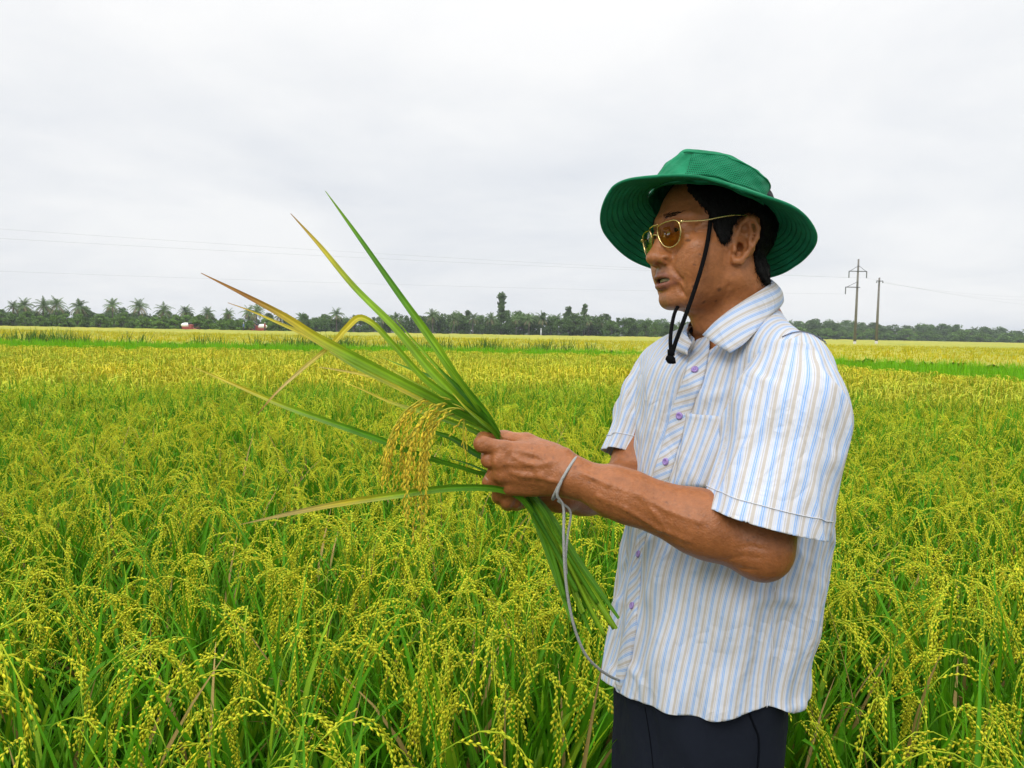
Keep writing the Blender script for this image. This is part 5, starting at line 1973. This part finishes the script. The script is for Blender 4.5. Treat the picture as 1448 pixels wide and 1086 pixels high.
def green(name, kind):
    m, nt, b = material(name)
    b.inputs['Base Color'].default_value = (.004, .20, .085, 1)
    b.inputs['Roughness'].default_value = .8
    b.inputs['Specular IOR Level'].default_value = .25
    tc = nt.nodes.new('ShaderNodeTexCoord')
    fd = nt.nodes.new('ShaderNodeTexNoise'); fd.inputs['Scale'].default_value = 16; fd.inputs['Detail'].default_value = 8; fd.inputs['Roughness'].default_value = .65
    fr_ = nt.nodes.new('ShaderNodeValToRGB')       # sun-faded and soiled patches
    fr_.color_ramp.elements[0].position, fr_.color_ramp.elements[0].color = .34, (.004, .150, .062, 1)
    fr_.color_ramp.elements[1].position, fr_.color_ramp.elements[1].color = .68, (.012, .255, .115, 1)
    nt.links.new(tc.outputs['Object'], fd.inputs['Vector']); nt.links.new(fd.outputs['Fac'], fr_.inputs['Fac']); nt.links.new(fr_.outputs['Color'], b.inputs['Base Color'])
    n = nt.nodes.new('ShaderNodeTexNoise'); n.inputs['Scale'].default_value = 34; n.inputs['Detail'].default_value = 5; n.inputs['Distortion'].default_value = .6
    n2 = nt.nodes.new('ShaderNodeTexNoise'); n2.inputs['Scale'].default_value = 900
    nt.links.new(tc.outputs['Object'], n.inputs['Vector']); nt.links.new(tc.outputs['Object'], n2.inputs['Vector'])
    h = nt.nodes.new('ShaderNodeMath'); h.operation = 'MULTIPLY_ADD'; h.inputs[1].default_value = .12
    nt.links.new(n2.outputs['Fac'], h.inputs[0]); nt.links.new(n.outputs['Fac'], h.inputs[2])
    src = h.outputs[0]
    if kind == 'brim':            # rings of stitching
        at = nt.nodes.new('ShaderNodeAttribute'); at.attribute_name = 'ring'
        s = nt.nodes.new('ShaderNodeMath'); s.operation = 'PINGPONG'; s.inputs[1].default_value = .5
        c = nt.nodes.new('ShaderNodeMapRange'); c.inputs['From Max'].default_value = .16; c.inputs['To Min'].default_value = -.6; c.inputs['To Max'].default_value = 0
        nt.links.new(at.outputs['Fac'], s.inputs[0]); nt.links.new(s.outputs[0], c.inputs['Value'])
        a = nt.nodes.new('ShaderNodeMath'); a.operation = 'ADD'
        nt.links.new(src, a.inputs[0]); nt.links.new(c.outputs[0], a.inputs[1])
        src = a.outputs[0]
    if kind == 'net':             # open mesh: rows of small holes
        au = nt.nodes.new('ShaderNodeAttribute'); au.attribute_name = 'net_u'
        av = nt.nodes.new('ShaderNodeAttribute'); av.attribute_name = 'net_v'
        fl = nt.nodes.new('ShaderNodeMath'); fl.operation = 'FLOOR'
        hf2 = nt.nodes.new('ShaderNodeMath'); hf2.operation = 'MULTIPLY_ADD'; hf2.inputs[1].default_value = .5
        nt.links.new(av.outputs['Fac'], fl.inputs[0]); nt.links.new(fl.outputs[0], hf2.inputs[0]); nt.links.new(au.outputs['Fac'], hf2.inputs[2])
        fu = nt.nodes.new('ShaderNodeMath'); fu.operation = 'FRACT'; nt.links.new(hf2.outputs[0], fu.inputs[0])
        fv = nt.nodes.new('ShaderNodeMath'); fv.operation = 'FRACT'; nt.links.new(av.outputs['Fac'], fv.inputs[0])
        cb = nt.nodes.new('ShaderNodeCombineXYZ'); nt.links.new(fu.outputs[0], cb.inputs[0]); nt.links.new(fv.outputs[0], cb.inputs[1])
        ds = nt.nodes.new('ShaderNodeVectorMath'); ds.operation = 'DISTANCE'; ds.inputs[1].default_value = (.5, .5, 0)
        nt.links.new(cb.outputs[0], ds.inputs[0])
        th = nt.nodes.new('ShaderNodeMapRange'); th.inputs['From Min'].default_value = .22; th.inputs['From Max'].default_value = .36
        nt.links.new(ds.outputs['Value'], th.inputs['Value'])
        mx = nt.nodes.new('ShaderNodeMix'); mx.data_type = 'RGBA'
        mx.inputs['A'].default_value = (.002, .055, .026, 1); mx.inputs['B'].default_value = (.004, .21, .09, 1)
        nt.links.new(th.outputs[0], mx.inputs['Factor']); nt.links.new(mx.outputs['Result'], b.inputs['Base Color'])
        a = nt.nodes.new('ShaderNodeMath'); a.operation = 'MULTIPLY_ADD'; a.inputs[1].default_value = .3
        nt.links.new(th.outputs[0], a.inputs[0]); nt.links.new(src, a.inputs[2])
        src = a.outputs[0]
    bp = nt.nodes.new('ShaderNodeBump'); bp.inputs['Strength'].default_value = .8; bp.inputs['Distance'].default_value = .006
    nt.links.new(src, bp.inputs['Height']); nt.links.new(bp.outputs['Normal'], b.inputs['Normal'])
    return m


m_hat, m_brim, m_net = green('green hat cloth', 'cloth'), green('green stitched brim', 'brim'), green('green net cloth', 'net')
hat = empty('sun_hat', HATO)
tag(hat, 'wide brimmed green cloth sun hat with black chin cord on the head of the man', 'hat')


def crown_r(ph, h):
    """crown radius vector (mm) at angle ph (0 front, 90 left) and height h"""
    t = np.clip(h / 66.0, 0, 1)
    prof = np.interp(t, [0, .2, .5, .72, .86, .94, .985, 1.0], [1.0, .955, .905, .85, .77, .64, .42, .0])
    a, b_ = 97 * prof, 84 * prof
    rr = 1 + .016 * np.sin(5 * ph + 1.0 + 5 * t) * t + .020 * np.sin(3 * ph - .5 - 6 * t) * t + .010 * np.sin(11 * ph + 12 * t) + .006 * np.sin(19 * ph - 21 * t)
    return a * np.cos(ph) * rr, b_ * np.sin(ph) * rr


NPH, NH = 120, 30
hh = np.concatenate([np.linspace(-6, 51, 20), 66 * np.interp(np.linspace(0, 1, 11)[1:], [0, .3, .6, .85, 1], [.80, .90, .96, .99, 1.0])])
NH = len(hh)
ph = np.arange(NPH) * 2 * math.pi / NPH
PH, HHm = np.meshgrid(ph, hh)
x, y = crown_r(PH, np.maximum(HHm, 0))
z = HHm + 3.5 * np.sin(2 * PH + .6) * (HHm > 46) * ((HHm - 46) / 20) + 1.4 * np.sin(7 * PH + HHm * .09) + 3 * np.cos(PH) * np.clip(HHm / 78, 0, 1)
v = HT(np.stack([x, y, z], -1).reshape(-1, 3)) - HATO
i, j = np.meshgrid(np.arange(NH - 1), np.arange(NPH), indexing='ij')
q = np.stack([i * NPH + j, i * NPH + (j + 1) % NPH, (i + 1) * NPH + (j + 1) % NPH, (i + 1) * NPH + j], -1).reshape(-1, 4)
o = link('crown', mesh_np('crown', v, q), m_hat, hat)
so = o.modifiers.new('s', 'SOLIDIFY'); so.thickness = .0015; so.offset = -1


def band(name, mat, p0, p1, h0, h1, lift, nu=60, nv=14, parent=hat, top=None):
    U, Vv = np.meshgrid(np.linspace(p0, p1, nu), np.linspace(0, 1, nv))
    tp = h1 if top is None else top(U)
    Hh = h0 + (tp - h0) * Vv
    x, y = crown_r(U, Hh)
    s = 1 + lift / 88.0
    zz = Hh + 1.4 * np.sin(7 * U + Hh * .09) + 3 * np.cos(U) * np.clip(Hh / 78, 0, 1)
    v = HT(np.stack([x * s, y * s, zz], -1).reshape(-1, 3)) - HATO
    i, j = np.meshgrid(np.arange(nv - 1), np.arange(nu - 1), indexing='ij')
    q = np.stack([i * nu + j, i * nu + j + 1, (i + 1) * nu + j + 1, (i + 1) * nu + j], -1).reshape(-1, 4)
    o = link(name, mesh_np(name, v, q, attrs={'net_u': (U * 88 / 3.1).ravel(), 'net_v': (Hh / 2.9).ravel()}), mat, parent)
    so = o.modifiers.new('s', 'SOLIDIFY'); so.thickness = .0012; so.offset = 1
    return o


R_ = math.radians
steptop = lambda U: 49 - 5 * (1 / (1 + np.exp(-(np.degrees(U) - 76) * .8))) - .05 * np.abs(np.degrees(U) - 80)
band('mesh_panel', m_net, R_(38), R_(132), 6, 49, 1.2, top=steptop)
band('mesh_panel', m_net, R_(212), R_(312), 6, 47, 1.2)
mb = MB()
U = np.linspace(R_(28), R_(146), 60)
x, y = crown_r(U, steptop(U) + 1)
mb.tube(HT(np.stack([x * 1.034, y * 1.034, steptop(U) + 1 + 1.4 * np.sin(7 * U + steptop(U) * .09) + 3 * np.cos(U) * steptop(U) / 78], -1)) - HATO, .0014, 6)
mb.build('seam', m_hat, hat)
# brim
NR = 18
PHI, RR = np.meshgrid(ph, np.linspace(0, 1, NR))
ri = np.stack([98 * np.cos(PHI), 85 * np.sin(PHI)], -1)
ro = np.stack([162 * np.cos(PHI) - 1, 150 * np.sin(PHI)], -1)
xy = ri + (ro - ri) * RR[..., None]
dg = np.degrees(PHI)
drop = np.interp(dg % 360, [0, 40, 75, 100, 140, 180, 220, 270, 320, 360], [27, 30, 32, 33, 33, 36, 54, 60, 48, 27])
z = -drop * (RR ** 1.15) + 3.0 * np.sin(3 * PHI + .5) * RR ** 2 + 2.0 * np.sin(7 * PHI + 1) * RR ** 2 - 1
z += 2.5 * np.exp(-((RR - .93) / .07) ** 2) * 0
v = HT(np.concatenate([xy, z[..., None]], -1).reshape(-1, 3)) - HATO
i, j = np.meshgrid(np.arange(NR - 1), np.arange(NPH), indexing='ij')
q = np.stack([i * NPH + j, (i + 1) * NPH + j, (i + 1) * NPH + (j + 1) % NPH, i * NPH + (j + 1) % NPH], -1).reshape(-1, 4)
o = link('brim', mesh_np('brim', v, q, attrs={'ring': (RR * 9).ravel()}), m_brim, hat)
so = o.modifiers.new('s', 'SOLIDIFY'); so.thickness = .0028; so.offset = 0
mb = MB()
rim = HT(np.concatenate([xy, z[..., None]], -1)[-1]) - HATO
mb.tube(np.concatenate([rim, rim[:2]]), .0024, 8, cap=False)
mb.build('brim_edge', m_hat, hat)
# chin cord
m_cord = simple('black cord', (.004, .004, .0045), .85, bump=.6, bscale=900, spec=.1)
mb = MB()
near = spline([P(1006, 296, 1.150), P(1004, 318, 1.140), P(999, 350, 1.131), P(990, 385, 1.124), P(977, 425, 1.122), P(965, 458, 1.122), P(955, 485, 1.124), P(950, 502, 1.126)], 60)
mb.tube(near, .0031, 8)
far = spline([P(985, 392, 1.25), P(972, 418, 1.21), P(957, 436, 1.175), P(951, 455, 1.145), P(948, 480, 1.132), P(949, 502, 1.128)], 50)
mb.tube(far, .0028, 8)
cc = mb.build('chin_cord', m_cord, hat, origin=HATO)
mb = MB()
kp = P(948, 508, 1.125)
mb.ball(kp, (.0062, .0055, .0068), 12, 8)
mb.tube([kp + [-.006, 0, .002], kp + [.004, 0, -.001], kp + [.005, -.001, -.006]], [.0034, .0045, .0030], 8)
mb.tube([P(949, 494, 1.126), P(949, 503, 1.126)], .0052, 10)
mb.build('knot', m_cord, cc, origin=HATO)

# ------------------------------------------------------------------ eyeglasses
GO = H(97, 0, 15)
gl = empty('eyeglasses', GO)
tag(gl, 'thin gold framed aviator glasses with brown green tinted lenses on the face of the man', 'glasses')
m_gold = simple('gold wire', (.83, .62, .25), .18, metal=1.0)
mlens, nt, b = material('tinted lens')
trn = nt.nodes.new('ShaderNodeBsdfTransparent'); trn.inputs['Color'].default_value = (.60, .50, .18, 1)
gls = nt.nodes.new('ShaderNodeBsdfGlossy'); gls.inputs['Roughness'].default_value = .16
fre = nt.nodes.new('ShaderNodeFresnel'); fre.inputs['IOR'].default_value = 1.5
mixs = nt.nodes.new('ShaderNodeMixShader')
fm = nt.nodes.new('ShaderNodeMath'); fm.operation = 'MULTIPLY'; fm.inputs[1].default_value = .35; nt.links.new(fre.outputs[0], fm.inputs[0]); nt.links.new(fm.outputs[0], mixs.inputs['Fac']); nt.links.new(trn.outputs[0], mixs.inputs[1]); nt.links.new(gls.outputs[0], mixs.inputs[2])
nt.links.new(mixs.outputs[0], nt.nodes['Material Output'].inputs['Surface'])
GR = HR @ rotx(math.radians(3)) @ roty(math.radians(7))


def G(x, y, z):
    return GO + GR @ (np.array([x, y, z], float) * .001)


out2 = np.array([(-25, 12), (-22, 17), (-12, 19), (5, 19), (19, 17), (25, 12), (26.5, 2), (24, -10), (17, -19), (6, -23), (-5, -22), (-16, -16), (-23, -5), (-25.5, 4)], float) * .88
for s in (1, -1):
    oc = spline(np.concatenate([out2, out2[:1]]), 60)[:-1]
    pts = []
    for a, b_ in oc:
        yy = a + 32                    # + outward
        pts.append(G(6.5 - .0035 * yy * yy - .002 * b_ * b_, s * yy, b_ + 1))
    pts = np.array(pts)
    mb = MB(); mb.tube(np.concatenate([pts, pts[:2]]), .0011, 8, cap=False)
    rim_o = mb.build('rim', m_gold, gl, origin=GO)
    ctr = pts.mean(0) + GR @ np.array([.0012, 0, 0])
    rings = [ctr + (pts - ctr) * f + GR @ np.array([.0012 * (1 - f * f), 0, 0]) for f in (.33, .66, .99)]
    VV = np.concatenate([[ctr + GR @ np.array([.0012, 0, 0])]] + rings)
    nn = len(pts)
    QQ = [[1 + i * nn + j, 1 + i * nn + (j + 1) % nn, 1 + (i + 1) * nn + (j + 1) % nn, 1 + (i + 1) * nn + j] for i in range(2) for j in range(nn)]
    TT = [[0, 1 + j, 1 + (j + 1) % nn] for j in range(nn)]
    mb = MB(); mb.add(VV, QQ, TT)
    mb.build('lens', mlens, gl, origin=GO)
    # temple arm back to the ear
    hinge = G(6.5 - .0035 * 59 * 59, s * 59.5, 11)
    mb = MB()
    mb.ball(hinge, (.0026, .0026, .003), 8, 6)
    earp = [H(62, s * 69, 30), H(35, s * 75, 34), H(12, s * 77.5, 36), H(-4, s * 77, 34), H(-14, s * 76, 24)]
    mb.tube(spline([hinge] + earp, 40), .0012, 8)
    mb.build('temple_arm', m_gold, gl, origin=GO)
    mb = MB()
    mb.tube(spline([G(4, s * 8.5, 2), G(-2, s * 8.5, -1), G(-4, s * 9.5, -6)], 10), .0006, 6)
    mb.ball(G(-4, s * 9.5, -8), (.002, .0014, .005), 8, 6, R=GR)
    mb.build('nose_pad', m_gold, gl, origin=GO)
mb = MB()
mb.tube(spline([G(5.5, 9, 4), G(8, 0, 7), G(5.5, -9, 4)], 16), .0012, 8)
mb.tube(spline([G(5.5, 13, 19), G(7.5, 0, 20), G(5.5, -13, 19)], 16), .0012, 8)
mb.build('bridge', m_gold, gl, origin=GO)

# ------------------------------------------------------------------ wrist cord
m_str = simple('grey braided cord', (.36, .36, .34), .7, bump=.9, bscale=700)
mb = MB()
ww = []
ax = (W_L - E_L) / np.linalg.norm(W_L - E_L)
cw = P(799, 676, 1.045)
u1 = np.array([0, -1.0, 0]); u1 = u1 - ax * (u1 @ ax); u1 /= np.linalg.norm(u1)
u2 = np.cross(ax, u1); u2 = u2 if u2[2] > 0 else -u2
for k in range(40):
    a = 2 * math.pi * k / 39
    ww.append(cw + (u1 * math.cos(a) * .0285 + u2 * math.sin(a) * .0315) - ax * .006 * math.sin(a))
mb.tube(ww, .0019, 8, cap=False)
bot = cw - u2 * .0315
lp = spline([cw + u1 * .0285, cw + u1 * .026 - u2 * .02, P(796, 714, 1.03), P(797, 760, 1.03), P(799, 808, 1.034), P(804, 850, 1.04), P(814, 893, 1.05), P(829, 927, 1.065), P(846, 945, 1.085), P(864, 957, 1.12), P(876, 962, 1.17)], 60)
mb.tube(lp, .0019, 8)
lp2 = spline([bot, P(806, 722, 1.05), P(803, 755, 1.045), P(800, 790, 1.036), P(801, 812, 1.036)], 40)
mb.tube(lp2, .0016, 8)
wc = mb.build('wrist_cord', m_str, None, origin=cw, loc=cw)
tag(wc, 'thin grey cord looped round the near wrist and hanging down in front of the shirt', 'cord')

# ------------------------------------------------------------------ the cut rice held in both hands
BO = P(716, 650, 1.083)
bundle = empty('rice_bundle', BO)
tag(bundle, 'bundle of cut rice leaves and ripe drooping panicles held in both hands', 'rice bundle')
GRN, DGR, YEL, BRN, STRAW, LIM = (.085, .235, .012), (.036, .130, .010), (.50, .42, .03), (.30, .14, .025), (.55, .43, .14), (.20, .35, .016)
VIEW = np.array([0, -1.0, .25])


def held_leaf(pts, w, cols, twist=.3, fold=.3, n=70):
    """pts: (column, row, depth); w: widths in millimetres along it; cols: colours hand -> tip"""
    p = spline(np.array([P(*q) for q in pts]), n)
    s = np.linspace(0, 1, n)
    wd = np.interp(s, np.linspace(0, 1, len(w)), w) * .00088
    c = np.stack([np.interp(s, np.linspace(0, 1, len(cols)), [k[a] for k in cols]) for a in range(3)], 1)
    mb = MB()
    tw = twist + .35 * np.sin(s * 5 + pts[0][0])
    wide_blade(mb, p, wd, c, tw, fold, VIEW, np.random.default_rng(int(pts[-1][0])))
    return mb.build('leaf', m_held, bundle, origin=BO, color=True)


h0 = (742, 700, 1.092)
D = 1.085
held_leaf([h0, (706, 618, D), (690, 590, D), (650, 540, 1.08), (610, 480, 1.08), (560, 410, 1.085), (500, 325, 1.09), (460, 270, 1.09)], (9, 12, 14, 14, 12, 9, 6, 1), (GRN, GRN, GRN, LIM, GRN, GRN, LIM), .25)
held_leaf([h0, (700, 612, D), (655, 570, 1.07), (610, 525, 1.06), (560, 465, 1.05), (500, 405, 1.05), (450, 345, 1.05), (411, 302, 1.05)], (9, 12, 14, 13, 12, 11, 8, 1), (GRN, GRN, LIM, LIM, LIM, LIM, YEL, BRN), -.2)
held_leaf([h0, (698, 612, D), (650, 572, 1.06), (600, 535, 1.05), (555, 486, 1.045), (524, 455, 1.045), (508, 449, 1.045), (490, 464, 1.046), (470, 486, 1.045), (430, 520, 1.04), (390, 556, 1.04), (364, 586, 1.04)], (9, 11, 12, 12, 11, 9, 9, 10, 8, 6, 4, 1), (GRN, GRN, GRN, LIM, LIM, YEL, YEL, STRAW, BRN), .2)
held_leaf([h0, (700, 614, D), (640, 577, 1.05), (580, 546, 1.04), (510, 510, 1.03), (450, 478, 1.025), (400, 446, 1.02), (340, 414, 1.02), (284, 386, 1.02)], (8, 11, 14, 15, 15, 14, 11, 6, 1), (DGR, GRN, GRN, LIM, LIM, YEL, BRN, BRN), .35)
held_leaf([h0, (698, 618, D), (630, 580, 1.06), (560, 545, 1.05), (500, 515, 1.045), (440, 478, 1.04), (390, 455, 1.035), (350, 438, 1.03), (322, 428, 1.03)], (7, 9, 11, 12, 12, 11, 9, 4, 1), (DGR, GRN, LIM, YEL, LIM, YEL, YEL, BRN), -.35)
held_leaf([h0, (702, 640, 1.095), (690, 668, 1.09), (650, 660, 1.08), (600, 645, 1.08), (530, 619, 1.085), (470, 598, 1.09), (400, 573, 1.095), (330, 543, 1.10), (270, 517, 1.105)], (6, 8, 9, 10, 11, 11, 10, 8, 5, 1), (DGR, DGR, GRN, GRN, GRN, LIM, YEL, YEL), .5)
held_leaf([(756, 728, 1.07), (735, 703, 1.062), (706, 692, 1.052), (640, 690, 1.045), (560, 700, 1.04), (480, 712, 1.04), (410, 726, 1.04), (338, 742, 1.04)], (12, 12, 11, 11, 10, 9, 7, 1), (GRN, GRN, GRN, LIM, YEL, STRAW, STRAW), .6)
held_leaf([h0, (690, 615, 1.10), (630, 570, 1.11), (560, 541, 1.12), (500, 527, 1.12), (452, 519, 1.12)], (7, 8, 9, 8, 5, 1), (GRN, LIM, LIM, YEL, STRAW), .3)
held_leaf([h0, (690, 622, 1.10), (620, 590, 1.11), (550, 568, 1.12), (510, 550, 1.12), (478, 537, 1.12)], (7, 8, 8, 7, 4, 1), (DGR, GRN, LIM, YEL, YEL), -.3)
held_leaf([h0, (704, 650, 1.10), (680, 645, 1.105), (640, 620, 1.11), (600, 606, 1.115), (575, 590, 1.115)], (7, 9, 11, 9, 5, 1), (DGR, DGR, DGR, GRN, GRN), .4)
held_leaf([h0, (704, 676, 1.085), (690, 668, 1.062), (660, 655, 1.06), (636, 648, 1.06)], (3, 4, 4, 3, 1), (DGR, DGR, DGR, DGR), .4)
held_leaf([h0, (700, 612, D), (668, 575, 1.075), (620, 538, 1.072), (575, 520, 1.07), (540, 505, 1.07)], (9, 13, 14, 11, 7, 1), (DGR, DGR, GRN, GRN, LIM), -.5)
held_leaf([h0, (703, 612, 1.078), (676, 578, 1.068), (648, 548, 1.066), (620, 520, 1.066)], (9, 12, 12, 9, 2), (GRN, GRN, DGR, GRN), .8)
for k, (tx, ty, w_) in enumerate([(560, 452, 6), (522, 500, 7), (600, 470, 6), (486, 492, 7), (640, 556, 6), (596, 560, 6)]):
    q = np.random.default_rng(500 + k)
    d1 = 1.05 + q.uniform(-.03, .05)
    a = (700, 613, D + q.uniform(-.01, .012))
    held_leaf([h0, a, (a[0] + (tx - a[0]) * .35, a[1] + (ty - a[1]) * .38 + 3, (D + d1) / 2), (a[0] + (tx - a[0]) * .7, a[1] + (ty - a[1]) * .72 + 4, d1), (tx, ty, d1)], (4, w_, w_ + 1, w_ * .8, .8), (GRN, GRN, LIM, (LIM, YEL, GRN)[k % 3]), q.uniform(-.8, .8))
# cut stems below the hands
for k in range(22):
    r = np.random.default_rng(300 + k)
    u = k / 21.0
    ex, ey = 800 + 72 * u + r.normal() * 5, 900 - 40 * abs(u - .7) + r.uniform(-70, 8)
    d1 = 1.062 + r.uniform(-.012, .012)
    a0 = (704 + r.uniform(-6, 8), 640, 1.085 + r.uniform(-.008, .01))
    a1 = (728 + r.uniform(-4, 10) + 6 * u, 682, 1.09 + r.uniform(-.008, .008))
    a2 = (752 + r.uniform(-5, 8) + 12 * u, 716, 1.085 + r.uniform(-.01, .01))
    mid = (a2[0] + (ex - a2[0]) * .5 + 6 * (1 - u) - 3, a2[1] + (ey - a2[1]) * .5, (1.085 + d1) / 2)
    cs = [(DGR, GRN, GRN), (GRN, GRN, LIM), (DGR, DGR, GRN), (GRN, LIM, LIM)][k % 4]
    p = spline(np.array([P(*q) for q in (a0, a1, a2, mid, (ex, ey, d1))]), 34)
    s = np.linspace(0, 1, 34)
    c = np.stack([np.interp(s, (0, .5, 1), [q[a] for q in cs]) for a in range(3)], 1)
    mb = MB()
    if k % 3 == 0:
        mb.tube(p, np.linspace(.0022, .003, 34), 8, c)
        mb.build('stem', m_blade, bundle, origin=BO, color=True)
    else:
        wide_blade(mb, p, np.interp(s, (0, .3, .75, 1), (4, 7, 9.5, 4)) * .001, c, np.full(34, r.uniform(-.6, .6)), .35, VIEW, r, 7)
        mb.build('leaf', m_held, bundle, origin=BO, color=True)
# ripe panicles hanging over the fingers side
PTH = [[(672, 592, 1.08), (640, 566, 1.06), (606, 562, 1.05), (572, 582, 1.045), (548, 622, 1.045)],
       [(672, 594, 1.08), (645, 573, 1.055), (618, 572, 1.045), (594, 596, 1.04), (578, 645, 1.04)],
       [(674, 598, 1.085), (640, 572, 1.08), (604, 566, 1.075), (574, 586, 1.07), (553, 632, 1.07)],
       [(676, 602, 1.085), (655, 586, 1.07), (632, 588, 1.06), (612, 612, 1.055), (592, 670, 1.055)],
       [(674, 596, 1.08), (650, 578, 1.05), (628, 580, 1.04), (610, 606, 1.035), (604, 660, 1.035)],
       [(676, 600, 1.09), (648, 580, 1.09), (618, 578, 1.09), (588, 604, 1.09), (566, 650, 1.09)],
       [(680, 604, 1.08), (668, 588, 1.07), (658, 590, 1.065), (655, 610, 1.063), (657, 640, 1.063)]]
for k, pth in enumerate(PTH):
    r = np.random.default_rng(60 + k)
    mb = MB()
    p = spline(np.array([P(*q) for q in pth]), 30)
    last = k == len(PTH) - 1
    panicle(mb, r, p, nbr=4 if last else 9, blen=.035 if last else (.095, .120, .100, .125, .090, .110)[k], droop=.17, step=.0062, spread=.42, gl=.0082, gw=.0023, grain=(.70, .52, .040), stem=(.46, .44, .05), fine=True, start=.28, rs=.0008)
    mb.build('panicle', m_grain, bundle, origin=BO, color=True)
# ------------------------------------------------------------------ damp air between here and the far trees
mh = bpy.data.materials.new('haze')
mh.use_nodes = True
ht = mh.node_tree
ht.nodes.clear()
ho = ht.nodes.new('ShaderNodeOutputMaterial')
hv_ = ht.nodes.new('ShaderNodeVolumePrincipled')
hv_.inputs['Color'].default_value = (.86, .92, 1.0, 1)
hv_.inputs['Density'].default_value = .00038
hv_.inputs['Anisotropy'].default_value = .2
ht.links.new(hv_.outputs[0], ho.inputs['Volume'])
mb = MB(); mb.box((0, 0, 10), (10400, 10400, 22))
tag(mb.build('haze', mh, smooth=False), kind='stuff')
